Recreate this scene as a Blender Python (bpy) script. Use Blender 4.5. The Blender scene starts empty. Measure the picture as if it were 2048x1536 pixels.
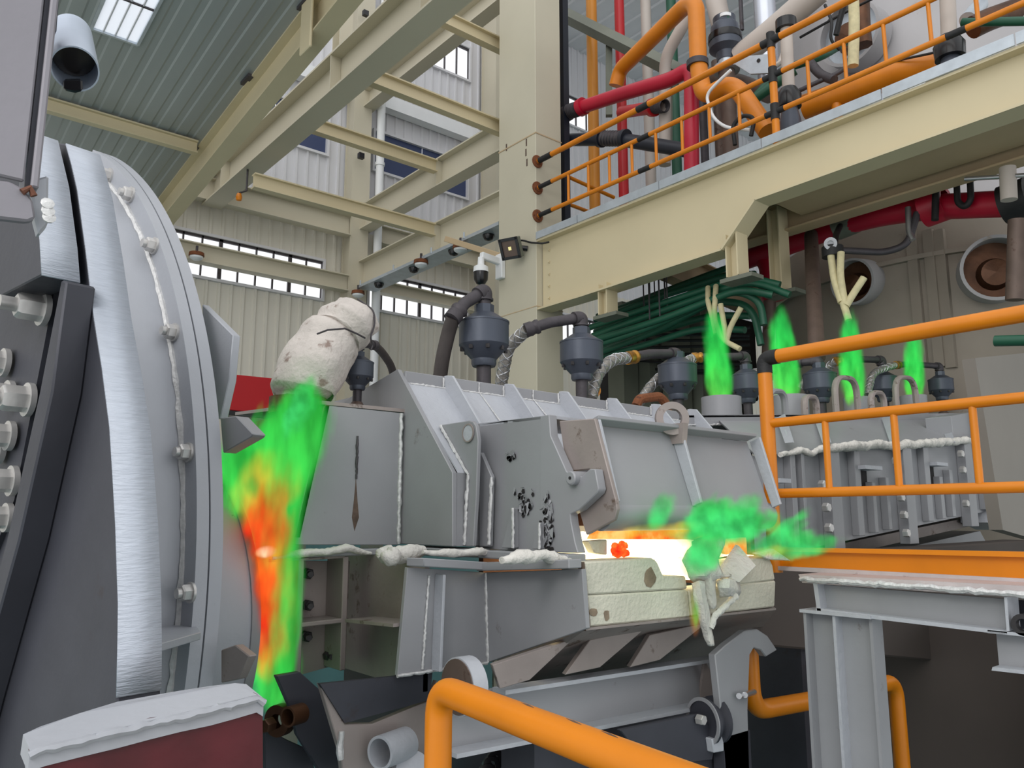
import bpy, bmesh, math, random
from mathutils import Vector as V, Matrix, Quaternion, noise as NZ
random.seed(7)
S = bpy.context.scene
COL = S.collection
# ------------------------------------------------------------------ camera, sky, light
F, CX, CY, H = 1580.0, 1024.0, 768.0, 1.6
PIT = math.atan(267 / F); YAW = math.radians(39.6)
cd = bpy.data.cameras.new('camera'); cam = bpy.data.objects.new('camera', cd); COL.objects.link(cam)
cd.sensor_width = 36; cd.lens = F / 2048 * 36; cd.clip_start = 0.02; cd.clip_end = 200
cam.location = (0, 0, H); cam.rotation_euler = (math.pi / 2 + PIT, 0, -YAW); S.camera = cam
S.view_settings.view_transform = 'Standard'; S.view_settings.look = 'None'
S.view_settings.gamma = 1; S.view_settings.use_curve_mapping = False
S.view_settings.exposure = 0.0
w = bpy.data.worlds.new('sky'); S.world = w; w.use_nodes = True
nt = w.node_tree; nt.nodes.clear()
wo = nt.nodes.new('ShaderNodeOutputWorld'); bg = nt.nodes.new('ShaderNodeBackground')
bg.inputs[0].default_value = (0.97, 0.985, 1.0, 1); bg.inputs[1].default_value = 1.06
nt.links.new(bg.outputs[0], wo.inputs[0])
sd = bpy.data.lights.new('sun', 'SUN'); sd.energy = 0.7; sd.angle = math.radians(60); sd.color = (1, .97, .93)
sun = bpy.data.objects.new('sun', sd); COL.objects.link(sun)
sun.rotation_euler = V((0.95, 0.45, -0.85)).to_track_quat('-Z', 'Y').to_euler()

ld = bpy.data.lights.new('fill_light', 'AREA'); ld.shape = 'DISK'; ld.size = 2.5; ld.energy = 130; ld.color = (1, .98, .95)  # added fill lamp out of view, brightens the left-facing machine sides
lo_ = bpy.data.objects.new('fill_light', ld); COL.objects.link(lo_); lo_.location = (-4.5, -1.0, 5.5)
lo_.rotation_euler = (V((3.0, 2.8, 1.5)) - lo_.location).to_track_quat('-Z', 'Y').to_euler()

# ------------------------------------------------------------------ pixel geometry
fwd = V((math.sin(YAW), math.cos(YAW), 0)); RT = V((math.cos(YAW), -math.sin(YAW), 0))
F3 = fwd * math.cos(PIT) + V((0, 0, 1)) * math.sin(PIT); U3 = V((0, 0, 1)) * math.cos(PIT) - fwd * math.sin(PIT)
CAM = V((0, 0, H))
def ray(x, y): return F3 + RT * ((x - CX) / F) - U3 * ((y - CY) / F)
def PX(x, y, c): r = ray(x, y); return CAM + r * (c / r.x)
def PY(x, y, c): r = ray(x, y); return CAM + r * (c / r.y)
def PZ(x, y, c): r = ray(x, y); return CAM + r * ((c - H) / r.z)
def PD(x, y, d): return CAM + ray(x, y) * d
def PN(x, y, p, n): r = ray(x, y); return CAM + r * ((p - CAM).dot(n) / r.dot(n))
def depth(p): return (p - CAM).dot(F3)
def LX(pts, c): return [PX(a, b, c) for a, b in pts]
def LY(pts, c): return [PY(a, b, c) for a, b in pts]
def wr(wpx, p): return wpx * 0.5 * depth(p) / F       # radius of a pipe that shows wpx wide at p
EX, EY, EZ = V((1, 0, 0)), V((0, 1, 0)), V((0, 0, 1))

# ------------------------------------------------------------------ mesh builder
WL = {}
class MB:
    def __init__(s): s.v = []; s.f = []
    def face_block(s, vs, fs):
        b = len(s.v); s.v += [V(p) for p in vs]; s.f += [[i + b for i in f] for f in fs]; return s
    def prism(s, poly, vec):
        n = len(poly); vec = V(vec); poly = [V(p) for p in poly]
        nn = V((0, 0, 0))
        for i in range(n): nn += poly[i].cross(poly[(i + 1) % n])
        if nn.dot(vec) > 0: poly = poly[::-1]
        vs = poly + [p + vec for p in poly]
        fs = [list(range(n)), list(range(2 * n - 1, n - 1, -1))]
        for i in range(n):
            j = (i + 1) % n; fs.append([j, i, i + n, j + n])
        return s.face_block(vs, fs)
    def box(s, a, b):
        a, b = V(a), V(b); lo = V(map(min, a, b)); hi = V(map(max, a, b))
        return s.prism([(lo.x, lo.y, lo.z), (hi.x, lo.y, lo.z), (hi.x, hi.y, lo.z), (lo.x, hi.y, lo.z)], (0, 0, hi.z - lo.z))
    def bar(s, a, b, wd, ht, up=EZ):
        a, b, up = V(a), V(b), V(up); d = (b - a).normalized(); sd = d.cross(up).normalized(); u = sd.cross(d)
        return s.prism([a + sd * wd / 2 + u * ht / 2, a - sd * wd / 2 + u * ht / 2, a - sd * wd / 2 - u * ht / 2, a + sd * wd / 2 - u * ht / 2], b - a)
    def ibeam(s, a, b, h, wd, tw=.012, tf=.018, up=EZ):
        a, b, up = V(a), V(b), V(up); d = (b - a).normalized(); sd = d.cross(up).normalized(); u = sd.cross(d)
        w2, h2, t2 = wd / 2, h / 2, tw / 2
        P = [(-w2, -h2), (w2, -h2), (w2, -h2 + tf), (t2, -h2 + tf), (t2, h2 - tf), (w2, h2 - tf), (w2, h2), (-w2, h2), (-w2, h2 - tf), (-t2, h2 - tf), (-t2, -h2 + tf), (-w2, -h2 + tf)]
        return s.prism([a + sd * x + u * y for x, y in P], b - a)
    def tube(s, pts, r, seg=12, cap=True, jit=0.0, flat=1.0, closed=False):
        pts = [V(p) for p in pts]; n = len(pts); R = r if isinstance(r, (list, tuple)) else [r] * n
        vs, fs = [], []; pu = None
        for i, p in enumerate(pts):
            if closed: t = pts[(i + 1) % n] - pts[i - 1]
            else: t = pts[min(i + 1, n - 1)] - pts[max(i - 1, 0)]
            t.normalize()
            if pu is None:
                pu = EZ if abs(t.z) < .9 else EX
            sd = t.cross(pu).normalized(); u = sd.cross(t).normalized(); pu = u
            for k in range(seg):
                a = 2 * math.pi * k / seg; rr = R[i] * (1 + (random.uniform(-jit, jit) if jit else 0))
                vs.append(p + sd * math.cos(a) * rr + u * math.sin(a) * rr * flat)
        m = n if closed else n - 1
        for i in range(m):
            for k in range(seg):
                a = i * seg + k; b = i * seg + (k + 1) % seg; c = ((i + 1) % n) * seg; fs.append([a, b, c + (k + 1) % seg, c + k])
        if cap and not closed:
            fs.append(list(range(seg))[::-1]); fs.append([(n - 1) * seg + k for k in range(seg)])
        return s.face_block(vs, fs)
    def lathe(s, org, axis, prof, seg=24, a0=0, a1=2 * math.pi, ref=None):
        org, ax = V(org), V(axis).normalized()
        e1 = ax.orthogonal().normalized() if ref is None else (V(ref) - ax * V(ref).dot(ax)).normalized(); e2 = ax.cross(e1)
        full = abs(a1 - a0 - 2 * math.pi) < 1e-6; m = seg if full else seg + 1; n = len(prof); vs, fs = [], []
        for k in range(m):
            a = a0 + (a1 - a0) * k / seg
            for r, h in prof: vs.append(org + ax * h + (e1 * math.cos(a) + e2 * math.sin(a)) * max(r, 1e-5))
        for k in range(seg):
            k2 = (k + 1) % m
            for i in range(n - 1): fs.append([k * n + i, k2 * n + i, k2 * n + i + 1, k * n + i + 1])
        return s.face_block(vs, fs)
    def ring(s, org, axis, r0, r1, h, seg=64, a0=0, a1=2 * math.pi, ref=None):
        s.lathe(org, axis, [(r0, 0), (r1, 0), (r1, h), (r0, h), (r0, 0)], seg, a0, a1, ref)
        if abs(a1 - a0 - 2 * math.pi) > 1e-6:
            b = len(s.v) - 5 * (seg + 1); e = len(s.v) - 5; s.f += [[b, b + 1, b + 2, b + 3], [e + 3, e + 2, e + 1, e]]
        return s
    def hexn(s, org, axis, r, h):
        return s.lathe(org, axis, [(0, 0), (r, 0), (r, h * .86), (r * .86, h), (0, h)], 6)
    def build(s, name, mat, par=None, ang=32, bev=0, smooth=True):
        me = bpy.data.meshes.new(name)
        c = V((0, 0, 0))
        lo = V([min(p[i] for p in s.v) for i in range(3)]); hi = V([max(p[i] for p in s.v) for i in range(3)])
        c = (lo + hi) / 2
        me.from_pydata([tuple(p - c) for p in s.v], [], s.f)
        bm = bmesh.new(); bm.from_mesh(me); bmesh.ops.remove_doubles(bm, verts=bm.verts, dist=1e-5)
        bmesh.ops.recalc_face_normals(bm, faces=bm.faces)
        if bev:
            es = [e for e in bm.edges if len(e.link_faces) == 2 and e.calc_face_angle(0) > .5]
            bmesh.ops.bevel(bm, geom=es, offset=bev, segments=1, affect='EDGES', clamp_overlap=True)
        bm.to_mesh(me); bm.free()
        if smooth:
            for p in me.polygons: p.use_smooth = True
            me.set_sharp_from_angle(angle=math.radians(ang))
        me.materials.append(mat)
        o = bpy.data.objects.new(name, me); COL.objects.link(o)
        return place(o, c, par)
def place(o, c, par=None):
    WL[o.name] = V(c)
    if par is not None: o.parent = par; o.location = V(c) - WL[par.name]
    else: o.location = c
    return o
def thing(name, label, cat, loc, group=None):
    o = bpy.data.objects.new(name, None); COL.objects.link(o); o.empty_display_size = .1
    place(o, V(loc)); return tag(o, label, cat, group)
def tag(o, label, cat=None, group=None):
    o['label'] = label
    if cat: o['category'] = cat
    if group: o['group'] = group
    return o
def struct(o): o['kind'] = 'structure'; return o
def copy_mesh(o, c, par):
    d = o.copy(); COL.objects.link(d); d.parent = None; d.matrix_parent_inverse = Matrix(); return place(d, c, par)
def prism(name, poly, vec, mat, par=None, bev=0): return MB().prism(poly, vec).build(name, mat, par, bev=bev)
def tube(name, pts, r, mat, par=None, seg=14, **k): return MB().tube(pts, r, seg, **k).build(name, mat, par, ang=50)
def fil(pts, r, n=6):
    pts = [V(p) for p in pts]; out = [pts[0]]
    for i in range(1, len(pts) - 1):
        a, b, c = pts[i - 1], pts[i], pts[i + 1]; d0 = (a - b); d1 = (c - b)
        k = min(r, d0.length * .48, d1.length * .48); p0 = b + d0.normalized() * k; p1 = b + d1.normalized() * k
        for j in range(n + 1):
            t = j / n; out.append(p0 * (1 - t) ** 2 + b * 2 * t * (1 - t) + p1 * t * t)
    out.append(pts[-1]); return out
def dens(pts, step):
    out = []; pts = [V(p) for p in pts]
    for a, b in zip(pts, pts[1:]):
        n = max(1, int((b - a).length / step)); out += [a.lerp(b, i / n) for i in range(n)]
    return out + [pts[-1]]
def weld(pts, r, par, mat=None, jit=.3):
    d = dens(pts, r * 1.6); d = [p + V([random.uniform(-.25, .25) * r for _ in range(3)]) for p in d]
    return tube('weld_seam', d, [r * random.uniform(.75, 1.25) for _ in d], mat or M['weld'], par, 6)

# ------------------------------------------------------------------ materials
def lin(c): return tuple(((x / 255) / 12.92 if x <= 10 else ((x / 255 + .055) / 1.055) ** 2.4) for x in c) + (1,)
M = {}
def pm(name, col, rough=.5, metal=0.0, var=.12, sc=6.0, bump=.08, bsc=60.0, spot=None, samt=.0, ssc=25.0, spec=.5, stretch=None):
    m = bpy.data.materials.new(name); m.use_nodes = True; t = m.node_tree; N = t.nodes; L = t.links; b = N['Principled BSDF']
    b.inputs['Roughness'].default_value = rough; b.inputs['Metallic'].default_value = metal
    b.inputs['Specular IOR Level'].default_value = spec
    g = N.new('ShaderNodeNewGeometry'); mp = N.new('ShaderNodeMapping'); L.new(g.outputs['Position'], mp.inputs[0])
    if stretch: mp.inputs['Scale'].default_value = stretch
    n1 = N.new('ShaderNodeTexNoise'); n1.inputs['Scale'].default_value = sc; n1.inputs['Detail'].default_value = 6; L.new(mp.outputs[0], n1.inputs['Vector'])
    c = lin(col); r = N.new('ShaderNodeValToRGB'); L.new(n1.outputs[0], r.inputs[0])
    r.color_ramp.elements[0].position = .3; r.color_ramp.elements[1].position = .7
    r.color_ramp.elements[0].color = tuple(x * (1 - var) for x in c[:3]) + (1,); r.color_ramp.elements[1].color = tuple(min(1, x * (1 + var)) for x in c[:3]) + (1,)
    out = r.outputs[0]
    if spot:
        n2 = N.new('ShaderNodeTexNoise'); n2.inputs['Scale'].default_value = ssc; n2.inputs['Detail'].default_value = 8; n2.inputs['Roughness'].default_value = .65; L.new(mp.outputs[0], n2.inputs['Vector'])
        r2 = N.new('ShaderNodeValToRGB'); L.new(n2.outputs[0], r2.inputs[0]); r2.color_ramp.elements[0].position = .62 - samt; r2.color_ramp.elements[1].position = .70 - samt
        mx = N.new('ShaderNodeMix'); mx.data_type = 'RGBA'; L.new(r2.outputs[0], mx.inputs[0]); L.new(out, mx.inputs[6]); mx.inputs[7].default_value = lin(spot); out = mx.outputs[2]
    L.new(out, b.inputs['Base Color'])
    if bump:
        n3 = N.new('ShaderNodeTexNoise'); n3.inputs['Scale'].default_value = bsc; n3.inputs['Detail'].default_value = 3; L.new(mp.outputs[0], n3.inputs['Vector'])
        bp = N.new('ShaderNodeBump'); bp.inputs['Strength'].default_value = bump; bp.inputs['Distance'].default_value = .01; L.new(n3.outputs[0], bp.inputs['Height']); L.new(bp.outputs[0], b.inputs['Normal'])
    M[name] = m; return m
pm('silver', (148, 149, 153), .45, .06, .09, 2.2, .05, 40, (112, 106, 104), -.045, 7)
pm('silver_light', (178, 181, 188), .45, .06, .06, 4, .35, 30, (90, 84, 80), -.09, 16)
pm('silver_brown', (150, 140, 136), .5, .15, .12, 5, .1, 40, (96, 78, 68), .02, 10)
pm('silver_flange', (166, 169, 176), .42, .08, .05, 3, .12, 40, (100, 96, 94), -.08, 14)
pm('flame_cut', (182, 189, 201), .5, .06, .05, 5, .35, 8, (84, 78, 74), -.1, 9, stretch=(4, 4, 26))
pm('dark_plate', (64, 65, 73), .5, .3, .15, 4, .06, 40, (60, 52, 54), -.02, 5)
pm('column_grey', (142, 139, 146), .55, .1, .05, 3, .06, 60)
pm('primer', (84, 22, 30), .45, .1, .3, 8, .15, 20, (70, 36, 40), .04, 7)
pm('weld', (206, 206, 206), .4, .2, .15, 60, .3, 90)
pm('cream', (204, 191, 158), .5, 0, .04, 1.2, .03, 30, (196, 182, 148), -.06, 1.5)
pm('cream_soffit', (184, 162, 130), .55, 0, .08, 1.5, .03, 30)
pm('cream_column', (194, 188, 168), .5, 0, .04, 1.2, .03, 30, (180, 168, 142), -.07, 1.5)
pm('cream_shop', (197, 190, 170), .55, 0, .04, .8, .02, 30)
pm('wall_white', (212, 212, 216), .6, 0, .03, .5, .02, 20)
pm('wall_cream', (216, 212, 200), .6, 0, .04, .5, .02, 20)
pm('roof_sheet', (158, 164, 164), .35, .15, .08, .5, .05, 3, stretch=(3, .4, 1))
pm('roof_white', (222, 224, 228), .6, 0, .03, 1, 0)
pm('orange', (212, 124, 8), .38, 0, .06, 6, .05, 40, (150, 82, 20), -.085, 30)
pm('orange_pale', (214, 140, 42), .42, 0, .05, 3, .02, 40)
pm('black_tape', (26, 26, 28), .6, 0, .1, 20, .2, 60)
pm('rust', (120, 70, 40), .85, 0, .3, 20, .4, 60, (70, 40, 30), .05, 20)
pm('crimson', (176, 16, 48), .4, 0, .08, 2, .03, 20)
pm('red', (190, 26, 34), .4, 0, .06, 2, .03, 20)
pm('red_sheet', (178, 2, 18), .5, 0, .04, 2, .02, 20)
pm('beige_pipe', (190, 180, 172), .5, 0, .05, 2, .03, 20)
pm('green', (26, 84, 62), .45, 0, .1, 4, .03, 20)
pm('navy', (26, 30, 42), .45, 0, .1, 3, .03, 20)
pm('strut_grey', (112, 116, 104), .5, .2, .08, 3, .03, 20)
pm('iron', (74, 70, 74), .55, .4, .15, 12, .2, 60, (58, 48, 46), .0, 10)
pm('pipe_brown', (104, 88, 80), .55, .3, .15, 8, .1, 40, (78, 56, 46), .02, 8)
pm('valve', (74, 80, 92), .42, .3, .08, 6, .06, 50, (150, 150, 150), -.14, 14)
pm('brass', (170, 124, 54), .35, .8, .15, 20, .1, 40, (90, 60, 30), .02, 30)
pm('hose_rubber', (64, 58, 56), .6, .1, .1, 20, .1, 60)
pm('steel', (176, 178, 182), .3, .8, .08, 10, .05, 40)
pm('bolt', (196, 194, 192), .35, .5, .1, 20, .05, 60)
pm('bolt_dark', (54, 52, 54), .5, .3, .15, 20, .1, 60)
pm('wool', (214, 211, 205), .95, 0, .07, 14, .9, 45, (180, 172, 160), -.05, 12, spec=.1)
pm('wool_dirty', (200, 193, 187), .95, 0, .1, 9, .8, 38, (146, 130, 122), .035, 11, spec=.1)
pm('refractory', (206, 203, 188), .9, 0, .06, 7, .5, 60, (150, 136, 112), -.07, 20, spec=.2)
pm('soot', (136, 120, 102), .9, 0, .3, 20, .3, 40)
pm('burnt', (104, 66, 50), .8, .05, .25, 10, .2, 30, (60, 42, 36), .03, 8)
pm('shell', (170, 168, 170), .5, .1, .06, 2, .06, 25, (150, 138, 120), -.03, 3)
pm('shell_metal', (200, 204, 214), .25, .7, .06, 2, .03, 25)
pm('shell_shaded', (148, 138, 126), .55, .1, .14, 1.2, .06, 25, (104, 90, 78), -.02, 2.5)  # lower shell: shade under the platform put into a darker base colour
pm('casing_grey', (126, 121, 114), .55, .1, .08, 2, .05, 25)
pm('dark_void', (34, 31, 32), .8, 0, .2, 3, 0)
pm('copper_dark', (92, 62, 44), .4, .6, .3, 6, .2, 20)
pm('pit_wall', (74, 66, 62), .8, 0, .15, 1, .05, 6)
pm('teal_floor', (92, 134, 136), .45, 0, .1, .6, .03, 8)
pm('deck_pink', (190, 180, 180), .5, .1, .1, 6, .2, 30, (120, 84, 84), .0, 12)
pm('blue_screen', (56, 68, 104), .4, 0, .05, 1, 0)
pm('tape_yellow', (206, 196, 156), .7, 0, .1, 20, .3, 40)
pm('white_paint', (232, 234, 236), .45, 0, .03, 4, .02, 30)
pm('cowl', (196, 208, 226), .35, .3, .05, 8, .02, 40)
pm('black_gloss', (18, 18, 22), .25, 0, .1, 5, 0)
pm('galv', (190, 198, 206), .4, .5, .1, 8, .08, 40)
pm('scorch', (92, 76, 66), .8, 0, .3, 30, .2, 60)
pm('glass_dark', (50, 44, 44), .15, 0, .1, 5, 0)
def sky_panel():
    m = bpy.data.materials.new('skylight'); m.use_nodes = True; t = m.node_tree; N = t.nodes; N.remove(N['Principled BSDF'])
    a = N.new('ShaderNodeBsdfTranslucent'); a.inputs[0].default_value = (.93, .96, 1, 1); b = N.new('ShaderNodeBsdfTransparent'); mx = N.new('ShaderNodeMixShader'); mx.inputs[0].default_value = .12
    t.links.new(a.outputs[0], mx.inputs[1]); t.links.new(b.outputs[0], mx.inputs[2]); t.links.new(mx.outputs[0], N['Material Output'].inputs[0]); M['skylight'] = m
sky_panel()
def braid_mat():
    m = pm('braid', (150, 146, 140), .4, .7, .2, 60, .4, 200); return m
braid_mat()
def emit(name, stops, strength, sc=18.0, rng=(.3, .7)):
    m = bpy.data.materials.new(name); m.use_nodes = True; t = m.node_tree; N = t.nodes; L = t.links; N.remove(N['Principled BSDF'])
    e = N.new('ShaderNodeEmission'); e.inputs[1].default_value = strength; L.new(e.outputs[0], N['Material Output'].inputs[0])
    g = N.new('ShaderNodeNewGeometry'); n = N.new('ShaderNodeTexNoise'); n.inputs['Scale'].default_value = sc; n.inputs['Detail'].default_value = 5; L.new(g.outputs['Position'], n.inputs['Vector'])
    r = N.new('ShaderNodeValToRGB'); L.new(n.outputs[0], r.inputs[0]); cr = r.color_ramp
    while len(cr.elements) < len(stops): cr.elements.new(.5)
    for i, c in enumerate(stops): cr.elements[i].position = rng[0] + (rng[1] - rng[0]) * i / max(1, len(stops) - 1); cr.elements[i].color = tuple(c) + (1,)
    L.new(r.outputs[0], e.inputs[0]); M[name] = m; return m
emit('hot_white', [(1, .78, .34), (1, .9, .62)], 3.2, 10)
emit('hot_red', [(1, .02, .01), (1, .12, .02), (1, .38, .06)], 1.0, 26)
emit('hot_orange', [(1, .06, .01), (1, .3, .04), (1, .62, .18)], 1.15, 14)
emit('led', [(1, .85, .25), (1, .95, .5)], .9, 10)
def flame_mat(name, base, mid, tip, sig, nsc=9.0, warp=.55, zs=.35):
    m = bpy.data.materials.new(name); m.use_nodes = True; t = m.node_tree; N = t.nodes; L = t.links; N.remove(N['Principled BSDF'])
    tc = N.new('ShaderNodeTexCoord'); g = N.new('ShaderNodeNewGeometry')
    mp = N.new('ShaderNodeMapping'); mp.inputs['Scale'].default_value = (1, 1, zs); L.new(g.outputs['Position'], mp.inputs[0])
    n = N.new('ShaderNodeTexNoise'); n.inputs['Scale'].default_value = nsc; n.inputs['Detail'].default_value = 6; L.new(mp.outputs[0], n.inputs['Vector'])
    sb = N.new('ShaderNodeVectorMath'); sb.operation = 'SUBTRACT'; L.new(n.outputs['Color'], sb.inputs[0]); sb.inputs[1].default_value = (.5, .5, .5)
    scl = N.new('ShaderNodeVectorMath'); scl.operation = 'SCALE'; scl.inputs['Scale'].default_value = warp * 2; L.new(sb.outputs[0], scl.inputs[0])
    ad = N.new('ShaderNodeVectorMath'); ad.operation = 'ADD'; L.new(tc.outputs['Object'], ad.inputs[0]); L.new(scl.outputs[0], ad.inputs[1])
    ln = N.new('ShaderNodeVectorMath'); ln.operation = 'LENGTH'; L.new(ad.outputs[0], ln.inputs[0])
    mr = N.new('ShaderNodeMapRange'); mr.interpolation_type = 'SMOOTHSTEP'; L.new(ln.outputs['Value'], mr.inputs['Value'])
    mr.inputs['From Min'].default_value = .95; mr.inputs['From Max'].default_value = .3; mr.inputs['To Min'].default_value = 0; mr.inputs['To Max'].default_value = sig
    # fade to nothing at the hull so that no edge of the volume shows
    l2 = N.new('ShaderNodeVectorMath'); l2.operation = 'LENGTH'; L.new(tc.outputs['Object'], l2.inputs[0])
    m2 = N.new('ShaderNodeMapRange'); L.new(l2.outputs['Value'], m2.inputs['Value']); m2.inputs['From Min'].default_value = 1; m2.inputs['From Max'].default_value = .72; m2.inputs['To Min'].default_value = 0; m2.inputs['To Max'].default_value = 1
    mu = N.new('ShaderNodeMath'); mu.operation = 'MULTIPLY'; L.new(mr.outputs[0], mu.inputs[0]); L.new(m2.outputs[0], mu.inputs[1])
    sx = N.new('ShaderNodeSeparateXYZ'); L.new(ad.outputs[0], sx.inputs[0])
    m3 = N.new('ShaderNodeMapRange'); L.new(sx.outputs[2], m3.inputs['Value']); m3.inputs['From Min'].default_value = -1; m3.inputs['From Max'].default_value = 1
    r = N.new('ShaderNodeValToRGB'); L.new(m3.outputs[0], r.inputs[0]); cr = r.color_ramp; cr.elements.new(.5)
    for i, (p, c) in enumerate(((.12, base), (.4, mid), (.8, tip))): cr.elements[i].position = p; cr.elements[i].color = tuple(c) + (1,)
    e = N.new('ShaderNodeEmission'); m4 = N.new('ShaderNodeMapRange'); L.new(n.outputs[0], m4.inputs['Value']); m4.inputs['From Min'].default_value = .38; m4.inputs['From Max'].default_value = .62; m4.inputs['To Min'].default_value = .5; m4.inputs['To Max'].default_value = 1.2
    m5 = N.new('ShaderNodeMath'); m5.operation = 'MULTIPLY'; L.new(mu.outputs[0], m5.inputs[0]); L.new(m4.outputs[0], m5.inputs[1])
    L.new(r.outputs[0], e.inputs[0]); L.new(m5.outputs[0], e.inputs[1])
    ab = N.new('ShaderNodeVolumeAbsorption'); ab.inputs[0].default_value = (0, 0, 0, 1); L.new(mu.outputs[0], ab.inputs[1])
    a = N.new('ShaderNodeAddShader'); L.new(e.outputs[0], a.inputs[0]); L.new(ab.outputs[0], a.inputs[1]); L.new(a.outputs[0], N['Material Output'].inputs['Volume'])
    M[name] = m; return m
GR, GR2, YG, OR, RD, YE = (.06, .74, .09), (.05, .66, .09), (.35, .75, .05), (1, .22, .02), (1, .03, .012), (.95, .62, .05)
flame_mat('flame_green', (.06, .8, .09), GR, (.03, .55, .06), 26, 17, .85, .25)
flame_mat('flame_burner', (.3, .72, .1), GR, (.03, .8, .12), 24, 14, .4)
flame_mat('flame_red', OR, RD, OR, 30, 16, .9)
flame_mat('flame_white', (1, .75, .25), (2.2, 1.9, 1.2), (1, .8, .3), 60, 20, .3)
flame_mat('flame_yellow', OR, YE, YG, 18, 12, .8)
flame_mat('flame_mint', (.06, .75, .16), (.07, .78, .2), (.05, .7, .12), 26, 17, .72, .8)
_sph = bpy.data.meshes.new('flame_tongue')
_b = bmesh.new(); bmesh.ops.create_icosphere(_b, subdivisions=2, radius=1.0); _b.to_mesh(_sph); _b.free()
_sm = {}
def tongue(p0, p1, r, mat, par, r2=None):
    p0, p1 = V(p0), V(p1)
    if mat not in _sm: me = _sph.copy(); me.materials.append(M[mat]); _sm[mat] = me
    o = bpy.data.objects.new('flame_tongue', _sm[mat]); COL.objects.link(o)
    o.rotation_mode = 'QUATERNION'; o.rotation_quaternion = (p1 - p0).to_track_quat('Z', 'Y'); o.scale = (r, r2 or r, (p1 - p0).length / 2)
    return place(o, (p0 + p1) / 2, par)
# ------------------------------------------------------------------ the hall
def clad(mb, o, ax, x0, x1, z0, z1, per=.2, dep=.03, up=EZ):
    # ribbed sheet: flat pan with a raised rib each period, from x0 to x1 along ax
    ax = V(ax); nrm = ax.cross(V(up)); xs = [x0]; k = math.ceil(x0 / per - .5)
    prof = []
    while k * per < x1 + per:
        c = k * per; prof += [(c - .03, 0), (c - .018, dep), (c + .018, dep), (c + .03, 0)]; k += 1
    prof = [(x0, 0)] + [(x, d) for x, d in prof if x0 < x < x1] + [(x1, 0)]
    vs = []; fs = []
    for x, d in prof:
        b = V(o) + ax * x + nrm * d; vs += [b + V(up) * z0, b + V(up) * z1]
    for i in range(len(prof) - 1): fs.append([2 * i, 2 * i + 2, 2 * i + 3, 2 * i + 1])
    mb.face_block(vs, fs)
floor = struct(MB().box((-8, -8, -2.6), (34, 16, -2.5)).build('floor', M['teal_floor'], smooth=False))
WY = 12.5
def wall(name, mat, bands, y, x0, x1):
    mb = MB()
    for z0, z1, holes in bands:
        x = x0
        for a, b in holes + [(x1, x1)]:
            if a > x: clad(mb, (0, y, 0), EX, x, a, z0, z1)
            x = b
    return struct(mb.build(name, M[mat], smooth=False))
LOWH = [(-1.0, 2.6), (3.0, 5.97), (6.9, 9.14), (10.2, 13)]
TOPH = [(2.9, 5.95), (7.0, 9.12), (10.2, 13)]
BLUH = [(4.0, 5.95), (6.93, 9.1)]
wall('wall_back', 'wall_cream', [(-2.5, 5.38, []), (5.38, 6.06, LOWH), (6.06, 6.8, [])], WY, -9, 30)
wall('wall_back_upper', 'wall_white', [(6.8, 8.08, []), (8.08, 8.85, BLUH), (8.85, 10.72, []), (10.72, 11.45, TOPH), (11.45, 16, [])], WY, -9, 30)
wn = [0]
def window(x0, x1, z0, z1, panes, heavy=4, dark=False, y=WY):
    wn[0] += 1
    lab = 'dark blue blind window' if dark else 'strip window with bright daylight behind'
    fr = MB()
    t = .045
    for a, b in (((x0 - t, z0 - t), (x1 + t, z0)), ((x0 - t, z1), (x1 + t, z1 + t)), ((x0 - t, z0), (x0, z1)), ((x1, z0), (x1 + t, z1))):
        fr.box((a[0], y - .07, a[1]), (b[0], y + .02, b[1]))
    f = struct(fr.build('window_%d' % wn[0], M['wall_white'], smooth=False))
    W = (x1 - x0) / panes
    if dark:
        for i in range(2):
            MB().box((x0 + (x1 - x0) / 2 * i + .01, y - .01, z0), (x0 + (x1 - x0) / 2 * (i + 1) - .01, y + .01, z1)).build('blind_panel', M['blue_screen'], f, smooth=False)
        return
    for i in range(panes + 1):
        h = .028 if i % heavy == 0 else .011
        MB().box((x0 + W * i - h, y - .03, z0), (x0 + W * i + h, y + .01, z1)).build('mullion', M['iron'], f, smooth=False)
    MB().box((x0, y - .03, z1 - .04), (x1, y + .01, z1)).build('top_rail', M['iron'], f, smooth=False)
window(-1.0, 2.6, 5.38, 6.06, 12); window(3.0, 5.97, 5.38, 6.06, 10); window(6.9, 9.14, 5.38, 6.06, 8); window(10.2, 13, 5.38, 6.06, 8)
window(2.9, 5.95, 10.72, 11.45, 10); window(7.0, 9.12, 10.72, 11.45, 7); window(10.2, 13, 10.72, 11.45, 8)
window(4.0, 5.95, 8.08, 8.85, 4, dark=True); window(6.93, 9.1, 8.08, 8.85, 4, dark=True)
# far right wall and its high roof
mb = MB(); clad(mb, (30, 0, 0), -EY, -12.5, 6, -2.5, 7.2); clad(mb, (30, 0, 0), -EY, -12.5, 6, 8.6, 18); struct(mb.build('wall_right', M['wall_cream'], smooth=False))
CZ = PY(1190, 120, 12.5).z
mb = MB(); clad(mb, (0, 0, CZ), EX, 9.7, 30, -12.5, 2, per=.5, dep=.05, up=-EY)
struct(mb.build('ceiling', M['roof_white'], smooth=False))
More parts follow.
